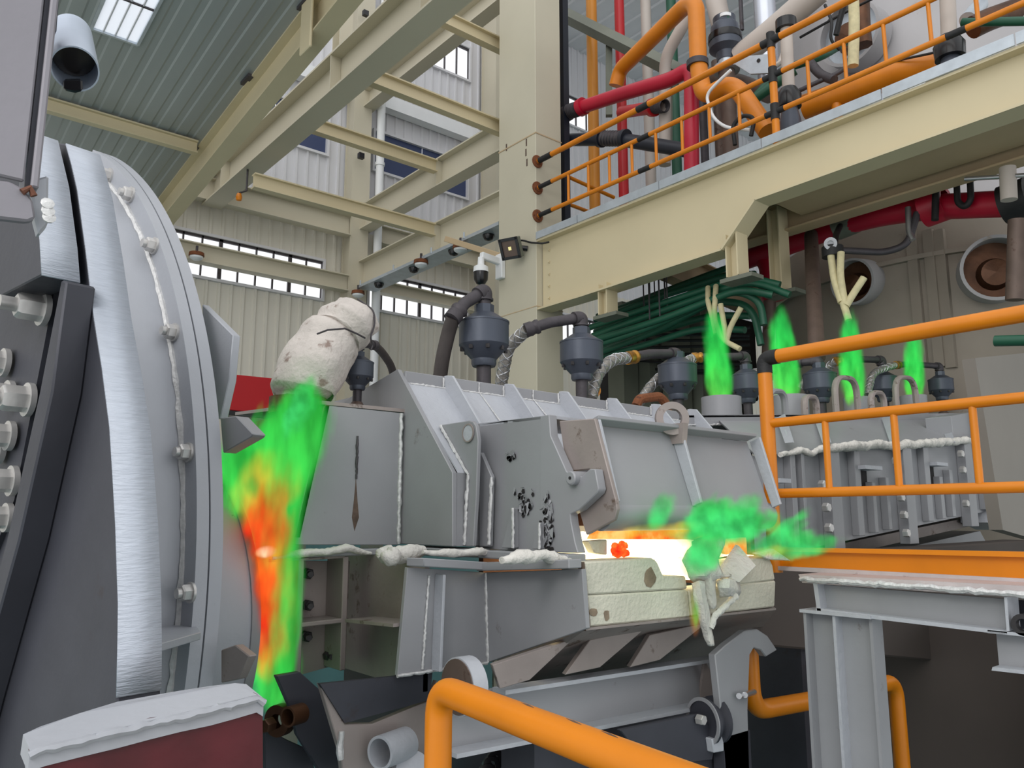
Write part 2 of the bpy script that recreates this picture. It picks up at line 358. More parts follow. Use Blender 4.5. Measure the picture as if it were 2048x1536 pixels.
# low bay roof sheet at the upper left, pitched up towards the viewer; a skylight is let into it
def r1(y): return 4.72 + (10.38 - y) * 0.0     # (kept level in X)
P_a, P_b = PX(339, 365, 3.0), PX(602, 18, 3.0)
sl = (P_b.z - P_a.z) / (P_b.y - P_a.y)
def roofz(y): return P_a.z + (y - P_a.y) * sl + .02
UPR = V((0, -1, -sl)).normalized()
def rp(x, y): return V((x, y, roofz(y)))
rn = EX.cross(V((0, 1, sl))).normalized()
pr = rp(0, 0)
def on_roof(px, py): return PN(px, py, pr, rn)
sk = [on_roof(*q) for q in ((185, 50), (278, 84), (330, -30), (240, -60))]
sx0, sx1 = sk[0].x, sk[1].x; sy0, sy1 = sk[0].y + .05, sk[0].y - 1.6
mb = MB()
def rclad(x0, x1, ya, yb):
    per = .22; vs, fs, prof = [], [], []; k = math.ceil(x0 / per)
    while k * per < x1: prof += [(k * per - .05, 0), (k * per - .03, .01), (k * per + .03, .01), (k * per + .05, 0)]; k += 1
    prof = [(x0, 0)] + [(x, d) for x, d in prof if x0 < x < x1] + [(x1, 0)]
    for x, d in prof: vs += [rp(x, ya) + rn * d, rp(x, yb) + rn * d]
    for i in range(len(prof) - 1): fs.append([2 * i, 2 * i + 2, 2 * i + 3, 2 * i + 1])
    mb.face_block(vs, fs)
RX0, RY1 = min(on_roof(90, 300).x, on_roof(90, 0).x) - .4, on_roof(300, 0).y - 2.2
rclad(RX0, sx0, 12.4, RY1); rclad(sx1, 3.02, 12.4, RY1); rclad(sx0, sx1, 12.4, sy0)
if sy1 > RY1: rclad(sx0, sx1, sy1, RY1)
roof = struct(mb.build('ceiling.001', M['roof_sheet'], smooth=False)); roof.name = 'ceiling_low_bay'
wn[0] += 1
fr = MB()
for a, b in (((sx0, sy0), (sx1, sy0)), ((sx0, sy1), (sx1, sy1)), ((sx0, sy0), (sx0, sy1)), ((sx1, sy0), (sx1, sy1))): fr.bar(rp(*a), rp(*b), .03, .04)
skf = struct(fr.build('window_%d' % wn[0], M['galv'], smooth=False))
for i in range(4):
    xa, xb = sx0 + (sx1 - sx0) * i / 4, sx0 + (sx1 - sx0) * (i + 1) / 4
    MB().prism([rp(xa, sy0), rp(xb - .01, sy0), rp(xb - .01, sy1), rp(xa, sy1)], rn * .004).build('translucent_panel', M['skylight'], skf, smooth=False)
for i in range(1, 4): MB().bar(rp(sx0 + (sx1 - sx0) * i / 4, sy0), rp(sx0 + (sx1 - sx0) * i / 4, sy1), .012, .02).build('glazing_bar', M['wall_white'], skf)
MB().bar(rp(sx0, sy0 - .62), rp(sx1, sy0 - .62), .02, .03).build('glazing_bar', M['iron'], skf)
# wall stanchions, girts and pipes on the back wall
def beam(name, label, a, b, h, wd, mat='cream_shop', cat='beam', group=None, tw=.014, tf=.02):
    return tag(MB().ibeam(a, b, h, wd, tw, tf).build(name, M[mat], smooth=False), label, cat, group)
def colm(x, y, wx, wy, z1, label, mat='cream_shop', name='wall_stanchion'):
    t = thing(name, label, 'column', (x, y, -2.5)); f = M[mat]
    MB().box((x - wx / 2, y - wy / 2, -2.5), (x + wx / 2, y - wy / 2 + .025, z1)).build('flange', f, t, smooth=False)
    MB().box((x - wx / 2, y + wy / 2 - .025, -2.5), (x + wx / 2, y + wy / 2, z1)).build('flange', f, t, smooth=False)
    MB().box((x - wx / 2 + .02, y - wy / 2 + .026, -2.5), (x + wx / 2 - .02, y + wy / 2 - .026, z1)).build('web_box', f, t, smooth=False)
    return t
colm(6.50, 12.3, .36, .3, 15, 'pale cream wall column between the two strip windows')
colm(9.62, 12.15, .42, .5, 15, 'pale cream wall column just left of the main column')
colm(2.75, 12.15, .40, .5, 15, 'pale cream wall column mostly behind the long girder')
dp = thing('downpipe', 'white round downpipe beside the wall column with small black clips', 'pipe', (6.86, 12.2, -2.5))
MB().tube([(6.86, 12.12, -2.4), (6.86, 12.12, 14)], .075, 16).build('pipe', M['white_paint'], dp)
for z in (5.7, 8.0, 10.3): MB().lathe((6.86, 12.12, z), EZ, [(.076, 0), (.09, 0), (.09, .06), (.076, .06)], 16).build('collar', M['white_paint'], dp)
for q in ((731, 27), (722, 312)):
    p = PY(*q, 12.0); MB().box(p - V((.05, .04, .05)), p + V((.05, .04, .05))).build('clip', M['black_gloss'], dp)
beam('wall_beam', 'cream wall beam crossing in front of the left strip window', (-2, 12.2, 5.655), (6.32, 12.2, 5.655), .29, .2)
beam('wall_beam', 'cream wall beam crossing in front of the right strip window', (6.98, 12.25, 5.735), (9.4, 12.25, 5.735), .22, .2)
beam('wall_beam', 'cream wall beam above the left strip window', (-2, 12.2, 6.72), (6.32, 12.2, 6.72), .38, .2)
beam('wall_beam', 'cream wall beam above the right strip window', (6.98, 12.25, 6.72), (9.4, 12.25, 6.72), .34, .2)
for lab, x0, x1, z in (('white box girt above the right dark blue window', 6.93, 9.45, 9.42), ('white box girt above the left dark blue window', 3.0, 6.3, 9.42)):
    tag(MB().box((x0, 12.25, z - .13), (x1, 12.46, z + .13)).build('wall_girt', M['white_paint'], smooth=False), lab, 'girt')
# long girder, sloping rafter, cross beams and joists overhead
g = thing('crane_girder', 'long cream girder running diagonally up to the top edge', 'girder', (3.9, 8, 6.5))
MB().ibeam((3.93, 12.3, 6.74), (3.93, 3.4, 6.74), .5, .3, .016, .025).build('girder_body', M['cream_shop'], g, smooth=False)
for y in (PX(450, 340, 3.85).y, PX(670, 140, 3.85).y, 6.0, 4.6):
    MB().box((3.79, y - .008, 6.52), (3.92, y + .008, 6.965)).build('stiffener', M['cream_shop'], g, smooth=False)
    MB().ibeam((3.93, y, 7.0), (3.93, y, 9.0), .2, .16, up=EY).build('hanger', M['cream_shop'], g, smooth=False)
ra = thing('roof_rafter', 'sloping cream rafter carrying the dark roof sheet', 'rafter', (3.05, 8, 6))
y0, y1 = 12.3, 2.6
MB().ibeam(rp(3.1, y0) - EZ * .24, rp(3.1, y1) - EZ * .24, .42, .2, .014, .02, up=EZ).build('rafter_body', M['cream'], ra, smooth=False)
for y in (10.2, 8.4, 6.9, 5.7, 4.6):
    MB().box(rp(2.96, y - .12) - EZ * .06, rp(3.02, y + .12)).build('sheet_clip', M['iron'], ra, smooth=False)
q = rp(3.0, 6.75); MB().box(q + V((-.03, -.06, -.62)), q + V((0, .18, 0))).build('end_plate', M['cream'], ra, bev=.01)
b0 = on_roof(395, 280); 
beam('roof_purlin', 'thin cream purlin under the dark roof sheet', (b0.x, b0.y, roofz(b0.y) - .11), (-6, b0.y, roofz(b0.y) - .11), .17, .1, 'cream')
XC = 6.62
def xbeam(label, z, h, y0=8.0, y1=12.4, x=XC):
    t = thing('cross_beam', label, 'beam', (x, y0, z)); MB().ibeam((x, y0, z), (x, y1, z), h, .24, .014, .022).build('beam_body', M['cream_shop'], t, smooth=False); return t
b1 = xbeam('cream cross beam from the main column, upper of the two facing ones', 6.93, .46)
b2 = xbeam('cream cross beam with the grey lamp tray along its foot', 5.86, .5)
xbeam('cream cross beam high up behind the long girder', 9.25, .36, 7.2)
MB().box((XC - .12, 9.72, 6.72), (XC - .008, 9.74, 7.13)).build('stiffener', M['cream_shop'], b1, smooth=False)
MB().box((XC - .12, 9.74, 5.64), (XC - .008, 9.76, 6.08)).build('stiffener', M['cream_shop'], b2, smooth=False)
for i, (lab, y, z, x0, x1) in enumerate((('cream joist ending on the upper cross beam', 9.73, 7.02, 3.95, 6.5), ('cream joist ending on the lamp cross beam', 9.75, 5.98, PY(507, 352, 9.75).x, 6.5), ('cream joist running into the main column', 8.12, 7.02, 3.95, 6.6), ('cream joist at the top edge beside the main column', 8.13, 8.3, 3.95, 6.6))):
    beam('joist', lab, (x0, y, z), (x1, y, z), .2, .12, 'cream')
# lamp tray with lamps and cable entries
z0 = 5.58
tr = thing('cable_tray', 'grey cable tray under the cream cross beam', 'cable tray', (XC, 10, z0))
MB().box((XC - .2, 8.05, z0 - .03), (XC - .12, 12.0, z0 + .02)).build('tray_side', M['galv'], tr, smooth=False)
MB().box((XC - .12, 8.05, z0 - .03), (XC + .16, 12.0, z0 - .01)).build('tray_base', M['galv'], tr, smooth=False)
for y in (8.45, 9.3, 10.4, 11.5):
    MB().lathe((XC - .06, y, z0 - .03), -EZ, [(.085, 0), (.085, .02), (.06, .07), (0, .09)], 14).build('black_cap', M['black_gloss'], tr)
    MB().tube([(XC - .2, y + .4, z0), (XC - .2, y + .4, z0 + .09)], .015, 8).build('stud', M['galv'], tr)
for i, (q, lab) in enumerate((((921, 497), 'round rust-rimmed lamp nearest the main column'), ((842, 527), 'round rust-rimmed lamp midway along the cable tray'), ((716, 588), 'round rust-rimmed lamp at the wall end of the cable tray'), ((393, 512), 'round rust-rimmed lamp left of the strip window'))):
    p = PX(*q, XC - .2) if i < 3 else PY(*q, 12.0)
    t = thing('bay_lamp', lab, 'lamp', p)
    MB().lathe(p + EZ * .05, -EZ, [(0, 0), (.11, 0), (.115, .05), (.105, .06)], 20).build('rim', M['rust'], t)
    MB().lathe(p - EZ * .005, -EZ, [(.1, 0), (.095, .03), (.06, .055), (0, .065)], 20).build('lens', M['white_paint'], t)
    MB().tube([p + EZ * .05, p + EZ * .16], .02, 8).build('stem', M['iron'], t)
p = PX(478, 394, 3.75); t = thing('warning_beacon', 'small orange beacon under the long girder', 'beacon', p)
MB().lathe(p - EZ * .06, EZ, [(0, 0), (.035, .01), (.045, .06), (.03, .11), (0, .12)], 16).build('lens', M['orange'], t); MB().tube([p + EZ * .06, V((3.85, p.y, p.z + .12)), V((3.85, p.y, 6.5))], .015, 8).build('bracket', M['iron'], t)
# red crane beam far behind, teal plinth
t = thing('red_crane_beam', 'bright red box beam left of the wrapped stack', 'beam', (4.5, 11, 4))
ps = LY(((462, 748), (640, 766), (640, 840), (455, 820)), 10.5)
MB().prism(ps, (0, .5, 0)).build('beam_body', M['red_sheet'], t, bev=.01)
MB().prism(LY(((455, 820), (640, 838), (640, 848), (454, 830)), 10.45), (0, .5, 0)).build('lower_flange', M['black_gloss'], t)
for x in (4.75, 6.0): MB().box((x, 10.6, -2.5), (x + .25, 10.85, 3.6)).build('support_post', M['strut_grey'], t)
pl = MB().box((3.0, 11.4, -2.5), (9, 11.9, 2.4)).build('switch_cabinet', M['teal_floor'], bev=.02); tag(pl, 'dim teal cabinet row under the red beam', 'cabinet')

# ------------------------------------------------------------------ main column and platform
CXm, CYm = 6.32, 7.16
t = mc = thing('main_column', 'tall cream box column holding up the pipe platform', 'column', (6.55, 7.5, -2.5))
MB().box((CXm, CYm, -2.5), (CXm + .45, CYm + .76, 14)).build('shaft', M['cream_column'], t, bev=.006)
zj = PX(1030, 288, CXm).z
MB().box((CXm - .006, CYm - .006, zj - .008), (CXm + .456, CYm + .766, zj + .008)).build('splice_joint', M['cream_soffit'], t)
zj = PX(1030, 625, CXm).z
MB().box((CXm - .004, CYm - .004, zj - .005), (CXm + .454, CYm + .764, zj + .005)).build('splice_joint', M['cream_soffit'], t)
for q in ((1052, 305), (1054, 325), (1053, 285), (1013, 295)):
    p = PX(*q, CXm); MB().box(p - V((.003, .012, .05)), p + V((.002, .012, .05))).build('paint_chip', M['scorch'], t)
pb = thing('platform_beam', 'deep cream edge beam of the pipe platform with stepped underside', 'beam', (6.45, 4, 4.2))
YB = CYm - .01
web = [(YB, 5.06), (YB, 4.17)] + [(PX(1160, 590, 6.32).y, 4.17), (4.42, 4.21), (4.02, 4.6), (-8, 4.66), (-8, 5.06)]
MB().prism([(6.42, y, z) for y, z in web], (.02, 0, 0)).build('web', M['cream'], pb)
MB().box((6.32, -8, 5.035), (6.56, YB, 5.06)).build('top_flange', M['cream'], pb, smooth=False)
for a, b in zip(web[1:5], web[2:6]):
    MB().bar((6.44, a[0], a[1] - .01), (6.44, b[0], b[1] - .01), .24, .022).build('bottom_flange', M['cream'], pb, smooth=False)
for i in range(5): MB().tube([PX(1097, 500 + i * 24, 6.41), PX(1099, 500 + i * 24, 6.41)], .014, 8).build('bolt', M['cream'], pb)
tp = thing('toe_plate', 'pale grey toe plate in joined lengths along the platform edge', 'toe board', (6.32, 4, 5.1))
ys = [YB, 6.4, 5.15, 3.9, 2.75, 1.75, .6, -.6, -3, -8]
for a, b in zip(ys, ys[1:]): MB().box((6.30, b + .006, 5.062), (6.318, a - .006, 5.155)).build('plate_length', M['galv'], tp, smooth=False)
# deck behind the edge beam (open round the furnace vessel), secondary beams and soffit
dk = thing('platform_deck', 'grey steel platform deck seen only along its edge and from below', 'platform', (9, 4, 5.06))
VC = V((10.95, 3.95, 0)); VR = 2.36
for a, b in (((6.57, -8), (8.3, 7.1)), ((13.5, -8), (15, 7.1)), ((8.31, 6.45), (13.49, 7.1)), ((8.31, -8), (13.49, 1.45))):
    MB().box((a[0], a[1], 5.03), (b[0], b[1], 5.06)).build('deck_plate', M['strut_grey'], dk, smooth=False)
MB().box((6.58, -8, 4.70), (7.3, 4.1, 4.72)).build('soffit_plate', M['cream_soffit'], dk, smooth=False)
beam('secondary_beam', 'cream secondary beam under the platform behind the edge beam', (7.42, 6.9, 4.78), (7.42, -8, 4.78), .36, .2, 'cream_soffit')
for x, y in ((6.5, 6.0), (7.6, 3.0)): pass
for i, (q, q2, lab) in enumerate((((1215, 578), (1215, 630), 'cream pipe hanger under the left end of the platform beam'), ((1472, 480), (1472, 556), 'cream pipe hanger under the step of the platform beam'), ((1555, 455), (1560, 585), 'cream pipe hanger in front of the crimson ring main'))):
    x = 6.44 if i < 2 else 7.3
    a, b = PX(*q, x), PX(*q2, x)
    t = thing('pipe_hanger', lab, 'hanger', b)
    MB().box((a.x - .09, a.y - .07, b.z), (a.x + .09, a.y - .055, a.z + (.05 if i < 2 else .2))).build('flange', M['cream'], t, smooth=False)
    MB().box((a.x - .09, a.y + .055, b.z), (a.x + .09, a.y + .07, a.z + (.05 if i < 2 else .2))).build('flange', M['cream'], t, smooth=False)
    MB().box((a.x - .01, a.y - .055, b.z), (a.x + .01, a.y + .055, a.z + (.05 if i < 2 else .2))).build('web', M['cream'], t, smooth=False)
    MB().box((a.x - .1, a.y - .22, b.z - .05), (a.x + .1, a.y + .14, b.z - .01)).build('foot_plate', M['strut_grey'], t, smooth=False)
# handrail on the platform edge
hr = thing('platform_railing', 'orange tube railing with black taped joints along the high platform', 'railing', (6.35, 4, 5.1))
XR = 6.34
a0 = [PX(1098, y, XR) for y in (311, 365, 422)]; zs = [p.z for p in a0]
YE = .9
yp = PX(1545, 140, XR).y
rr = (.034, .026, .026)
for z, r in zip(zs, rr):
    rl = tube('rail', [(XR, CYm - .02, z), (XR, YE, z)], r, M['orange'], hr)
    MB().lathe((XR, CYm - .001, z), -EY, [(0, 0), (.085, 0), (.085, .015), (.05, .02), (.05, .03), (0, .03)], 16).build('wall_flange', M['rust'], rl)
    for y0, y1 in ((CYm - .05, CYm - .28), (PX(1275, 220, XR).y, PX(1297, 205, XR).y), (yp + .1, yp - .1)) + (((PX(1890, 48, XR).y, PX(1930, 35, XR).y),) if z == zs[2] else ()):
        MB().tube([(XR, y0, z), (XR, y1, z)], r * 1.12, 14).build('joint_band', M['black_tape'], rl)
for px, py in ((1137, 380), (1177, 360), (1219, 342), (1264, 320), (1312, 290), (1364, 265), (1419, 240), (1478, 210), (1616, 145), (1689, 110), (1768, 70), (1858, 30), (1953, 10)):
    y = PX(px, py, XR).y; tube('picket', [(XR, y, zs[2]), (XR, y, zs[1])], .017, M['orange'], hr)
ps = tube('post', [(XR, yp, 5.06), (XR, yp, zs[0])], .036, M['orange'], hr)
for z, r in zip(zs, rr): MB().tube([(XR, yp, z - .08), (XR, yp, z + .08)], .041, 14).build('joint_band', M['black_tape'], ps)
t = thing('inner_railing', 'thin orange railing on the far side of the platform beside the column', 'railing', (7.3, 7, 5.1))
for q0, q1 in (((1128, 350), (1228, 395)), ((1128, 405), (1200, 432))): tube('rail', [PX(*q0, 7.0), PX(*q1, 7.9)], .026, M['orange'], t)
p = PX(1125, 400, 7.0); tube('post', [(p.x, p.y, 5.06), (p.x, p.y, 6.0)], .028, M['orange'], t); 
# floodlight, dome camera, bracket on the column
p = PX(1020, 497, 6.1); t = thing('floodlight', 'square black floodlight with yellow chip on the column', 'floodlight', p)
dn = (CAM - p).normalized(); dn = (dn + V((-.5, .3, -.25))).normalized(); sx = dn.cross(EZ).normalized(); uy = sx.cross(dn)
def q4(c, w_, h_): return [c + sx * w_ + uy * h_, c - sx * w_ + uy * h_, c - sx * w_ - uy * h_, c + sx * w_ - uy * h_]
MB().prism(q4(p, .13, .13), -dn * .1).build('housing', M['strut_grey'], t, bev=.01)
fb = MB()
for c, w_, h_ in ((p + uy * .118, .135, .018), (p - uy * .118, .135, .018), (p + sx * .118, .018, .135), (p - sx * .118, .018, .135)): fb.prism(q4(c, w_, h_), dn * .02)
fb.build('front_frame', M['black_gloss'], t)
MB().prism(q4(p, .1, .1), dn * .004).build('reflector', M['pipe_brown'], t)
MB().prism(q4(p + dn * .005, .02, .022), dn * .004).build('light_chip', M['led'], t)
tube('cable', fil([p - dn * .08 + uy * .08, PX(1045, 480, 6.25), PX(1060, 485, 6.28), PX(1085, 487, 6.25), PX(1098, 484, 6.33)], .1), .012, M['black_tape'], t)
tube('swivel_arm', [p - dn * .1, PX(1055, 497, 6.315)], .035, M['black_gloss'], t)
pc = PX(1002, 545, 6.28); t = thing('dome_camera', 'white dome camera with black lens ball on a wall arm', 'camera', pc)
pd = PX(962, 515, 5.95)
MB().bar((pd.x, pd.y, pd.z + .03), (6.3, pc.y + .02, pd.z + .03 - .02), .07, .09).build('arm', M['white_paint'], t, bev=.01)
MB().box((6.25, pc.y - .05, pd.z - .22), (6.318, pc.y + .09, pd.z + .12)).build('wall_plate', M['white_paint'], t, bev=.01)
MB().lathe(pd, -EZ, [(0, 0), (.04, 0), (.045, .1), (.095, .13), (.1, .2)], 24).build('shroud', M['white_paint'], t)
MB().lathe(pd - EZ * .2, -EZ, [(.097, 0), (.09, .1), (.06, .15), (0, .17)], 24).build('lens_ball', M['black_gloss'], t)
a, b = PX(892, 478, 6.15), PX(1000, 512, 6.3)
t = tag(MB().bar(a, b, .06, .08).build('angle_bracket', M['cream_soffit'], bev=.004), 'cream angle bracket above the dome camera', 'bracket')
# ------------------------------------------------------------------ pipes on the platform
def vpipe(name, label, px, xc, wpx, mat, z0=5.06, z1=12.5, par=None, top=None):
    p = PX(px, 200, xc); r = wr(wpx, p)
    t = thing(name, label, 'pipe', (p.x, p.y, z0)); MB().tube([(p.x, p.y, z0), (p.x, p.y, z1)], r, 18).build('pipe_run', M[mat], t); return t, p, r
def hpipe(name, label, pts, wpx, mat, bend=.18, seg=18, cat='pipe'):
    p = [PX(x, y, c) for x, y, c in pts]; r = wr(wpx, p[0])
    t = thing(name, label, cat, p[0]); MB().tube(fil(p, bend, 8), r, seg).build('pipe_run', M[mat], t); return t, p, r
def flange(t, p, d, r, mat, wd=.05, k=1.5): MB().lathe(V(p) - V(d).normalized() * wd / 2, d, [(0, 0), (r * k, 0), (r * k, wd), (0, wd)], 20).build('flange', M[mat], t)
def bellows(t, a, b, r, mat='iron'):
    a, b = V(a), V(b); L_ = (b - a).length; pr = [(r, 0)]
    n = 7
    for i in range(n): pr += [(r * 1.18, L_ * (i + .3) / n), (r * 1.18, L_ * (i + .6) / n), (r * .98, L_ * (i + .95) / n)]
    MB().lathe(a, b - a, pr, 18).build('bellows', M[mat], t)
vpipe('vertical_pipe', 'tall orange pipe rising just right of the dark square post', 1186, 8.2, 22, 'orange_pale')
t, p, r = vpipe('vertical_pipe', 'tall red pipe rising from a grey plinth box', 1243, 8.4, 20, 'red')
MB().box((p.x - .3, p.y - .3, 5.06), (p.x + .3, p.y + .3, 5.45)).build('plinth', M['strut_grey'], t, bev=.01)
vpipe('vertical_pipe', 'tall pale beige pipe behind the crimson pipe', 1297, 8.6, 21, 'beige_pipe')
vpipe('vertical_pipe', 'dark green pipe standing behind the crimson pipe', 1349, 8.8, 20, 'green', z1=11)
vpipe('vertical_pipe', 'thin dark grey pipe right of the crimson riser', 1405, 7.8, 16, 'iron', z1=6.9)
vpipe('vertical_pipe', 'brownish grey pipe rising behind the railing left of the taped post', 1437, 8.0, 22, 'pipe_brown', z1=7.4)
p = PX(1128, 200, 6.95); t = thing('square_post', 'dark navy square post against the main column', 'post', (p.x, p.y, 4.9)); MB().box((p.x - .05, p.y - .05, 4.9), (p.x + .05, p.y + .05, 12)).build('shaft', M['navy'], t, smooth=False)
MB().box((p.x - .1, p.y - .1, 4.9), (p.x + .1, p.y + .1, 4.93)).build('base_plate', M['navy'], t, smooth=False)
t, p, r = hpipe('horizontal_pipe', 'black horizontal pipe with grey bellows behind the railing', [(1128, 280, 7.1), (1235, 278, 7.15), (1370, 300, 7.3)], 25, 'navy')
bellows(t, PX(1206, 277, 7.14), PX(1246, 277, 7.16), r); flange(t, PX(1202, 277, 7.14), p[1] - p[0], r, 'navy', .06, 1.35); flange(t, PX(1250, 277, 7.16), p[1] - p[0], r, 'navy', .06, 1.35)
t, p, r = hpipe('strut_channel', 'long grey green channel strut sloping across the pipes', [(1126, 28, 7.85), (1368, 150, 7.85)], 28, 'strut_grey', seg=4, cat='strut')
for a, b in (((1218, 80), (1218, 232)), ((1338, 130), (1338, 285))): tube('drop_post', [PX(*a, 7.95), PX(*b, 7.95)], wr(18, PX(*a, 7.95)), M['strut_grey'], t, seg=4)
t, p, r = hpipe('crimson_pipe', 'crimson pipe sloping up to an elbow then down behind the railing', [(1160, 216, 7.0), (1250, 186, 7.0), (1345, 158, 7.0), (1383, 135, 7.0), (1383, 345, 7.0)], 26, 'crimson', .3)
bellows(t, PX(1137, 224, 7.0), PX(1158, 217, 7.0), r); flange(t, PX(1134, 226, 7.0), EY, r, 'iron', .06, 1.3); flange(t, PX(1164, 214, 7.0), EY, r, 'crimson', .08, 1.35)
t, p, r = hpipe('crimson_stub', 'short red pipe stub with flange left of the grey drop post', [(1243, 225, 7.7), (1306, 215, 7.5)], 24, 'red')
flange(t, p[1], p[1] - p[0], r, 'red', .07, 1.4); bellows(t, PX(1310, 214, 7.5), PX(1330, 211, 7.45), r * .9)
t, p, r = hpipe('orange_pipe', 'thick orange pipe climbing in a big loop above the crimson pipe', [(1232, 172, 7.4), (1240, 140, 7.4), (1372, 10, 7.0), (1392, 8, 6.9), (1397, 140, 6.85), (1408, 195, 6.85), (1455, 170, 6.85), (1478, 180, 6.85), (1535, 262, 6.85)], 29, 'orange', .25)
flange(t, PX(1395, 128, 6.85), EZ, r, 'iron', .07, 1.25)
hpipe('grey_pipe', 'grey pipe sloping down behind the orange loop', [(1385, 0, 7.6), (1372, 40, 7.6), (1330, 115, 7.6), (1330, 330, 7.6)], 24, 'beige_pipe')
hpipe('large_duct', 'large beige duct slanting up to the top edge above the railing', [(1478, 115, 7.4), (1535, 70, 7.4), (1640, -20, 7.4)], 48, 'beige_pipe')
vpipe('vertical_pipe', 'shiny blue grey steel pipe at the top edge beside the large duct', 1540, 8.0, 44, 'shell_metal', z0=6.6)
# valve
p = PX(1450, 75, 7.3); t = thing('control_valve', 'big black bulbous control valve above the railing', 'valve', p); k = wr(64, p)
MB().lathe(p - EZ * k * 1.6, EZ, [(0, 0), (k * .55, 0), (k * .6, k * .5), (k, k * .8), (k, k * 1.7), (k * .9, k * 1.75), (k * .85, k * 2.3), (k * .7, k * 2.5), (k * .7, k * 2.9), (k * .4, k * 3.1), (0, k * 3.1)], 24).build('body', M['valve'], t)
MB().lathe(p - EZ * k * .35, EZ, [(k * 1.03, 0), (k * 1.06, k * .1), (k * 1.03, k * .45)], 24).build('band', M['black_gloss'], t)
MB().lathe(p - EZ * k * 2.3, EZ, [(k * .5, 0), (k * .8, 0), (k * .8, k * .3), (k * .5, k * .4), (k * .5, k * .75)], 24).build('lower_flange', M['galv'], t)
tube('actuator_stem', [PX(1455, 30, 7.25), PX(1455, 75, 7.2)], .03, M['green'], t); tube('pipe_stub', [V((p.x, p.y, 5.06)), p - EZ * k * 2.2], k * .5, M['pipe_brown'], t)
MB().lathe(PX(1450, 38, 7.25), EZ, [(0, 0), (.08, 0), (.08, .04), (0, .04)], 16).build('handwheel', M['white_paint'], t)
hpipe('brown_pipe', 'grey brown pipe running behind the taped railing post', [(1420, 150, 7.8), (1480, 165, 7.6), (1540, 190, 7.5)], 30, 'pipe_brown')
hpipe('green_pipe', 'dark green hose pipe rising to the round port of the vessel', [(1505, 200, 7.2), (1560, 140, 7.3), (1640, 115, 7.4), (1690, 85, 7.8)], 16, 'green')
hpipe('green_pipe', 'dark green pipe at the upper right behind the railing', [(1925, 45, 6.9), (2080, 42, 6.9)], 17, 'green')
t, p, r = hpipe('orange_manifold', 'fat orange manifold pipe curving along the foot of the vessel', [(1606, 215, 7.3), (1690, 185, 7.4), (1790, 150, 7.4), (1890, 128, 7.2)], 48, 'orange', .5)
q = PX(1672, 188, 7.36); tube('branch_stub', [q, V((q.x, q.y, 5.06))], r * .42, M['orange'], t)
for px, lab, y0, y1, w_ in ((1572, 'grey riser pipe with black collar right of the taped post', 50, 200, 24), (1893, 'grey riser pipe with black collar near the right end of the railing', -60, 100, 29)):
    t, p, r = hpipe('riser_pipe', lab, [(px, y0, 6.75), (px + 6, y1, 6.75)], w_, 'beige_pipe')
    MB().lathe(p[1] - EZ * .08, EZ, [(0, 0), (r * 1.9, 0), (r * 2.0, .12), (r * 1.3, .2), (0, .2)], 20).build('collar', M['black_gloss'], t)
    MB().lathe(p[0], p[0] - p[1], [(0, -.05), (r * 1.7, -.05), (r * 1.7, .05), (0, .05)], 20).build('top_ring', M['black_gloss'], t)
    MB().tube([p[1], V((p[1].x, p[1].y, 5.06))], r, 14).build('lower_run', M['beige_pipe'], t); MB().lathe(p[1] - EZ * .45, EZ, [(0, 0), (r * 1.7, 0), (r * 1.7, .22), (r * 1.2, .37), (0, .37)], 20).build('valve_box', M['valve'], t)
# loose cables on the platform
def cable(label, pts, r, mat, name='cable', cat='cable', bend=.25): return tag(tube(name, fil([PX(x, y, c) for x, y, c in pts], bend, 8), r, M[mat], seg=8), label, cat)
cable('white cable hanging from the orange pipe behind the railing', [(1462, 140, 6.7), (1435, 165, 6.7), (1412, 190, 6.7), (1425, 235, 6.7), (1450, 255, 6.7), (1500, 260, 6.7)], .018, 'white_paint')
cable('black looped cable lying by the foot of the railing post', [(1470, 290, 6.6), (1465, 250, 6.6), (1485, 230, 6.6), (1510, 235, 6.6), (1502, 272, 6.6)], .022, 'black_tape')
cable('thin black twisted wire drooping in front of the vessel', [(1745, 140, 7.36), (1790, 122, 7.3), (1870, 105, 6.9), (1888, 98, 6.77)], .012, 'black_tape')
cable('yellowed tape wrapped cable hanging past the round port', [(1706, -20, 7.3), (1709, 40, 7.3), (1706, 132, 7.3)], .055, 'tape_yellow')
cable('black cable hanging left of the taped cable', [(1698, -20, 7.4), (1682, 30, 7.4), (1672, 70, 7.4)], .03, 'black_tape')
cable('thick brown conduit hanging into the round port', [(1722, -20, 7.9), (1724, 50, 7.9), (1728, 90, 7.9)], .09, 'copper_dark')

# ------------------------------------------------------------------ furnace vessel
t = vs = thing('furnace_vessel', 'huge pale furnace vessel with round ports, standing through the platform', 'furnace', (VC.x, VC.y, -2.5))
MB().lathe((VC.x, VC.y, 0), EZ, [(VR * .99, -2.5), (VR * .99, 2.2), (VR, 2.25), (VR, 4.9)], 64).build('lower_shell', M['shell_shaded'], t)
MB().lathe((VC.x, VC.y, 0), EZ, [(VR, 4.9), (VR * .96, 5.4), (VR * .9, 8.5), (VR * .6, 10.2), (VR * .2, 10.8)], 64).build('upper_shell', M['shell'], t)
for z, r_, h in ((2.62, VR + .1, .07), (4.35, VR + .06, .05)): MB().lathe((VC.x, VC.y, z), EZ, [(VR - .05, 0), (r_, 0), (r_, h), (VR - .05, h)], 64).build('girth_rib', M['shell_shaded'], t)
MB().lathe((VC.x, VC.y, 6.2), EZ, [(VR * .9, 0), (VR * 1.06, .02), (VR * 1.06, .1), (VR * .9, .14)], 64).build('girth_rib', M['shell_metal'], t)
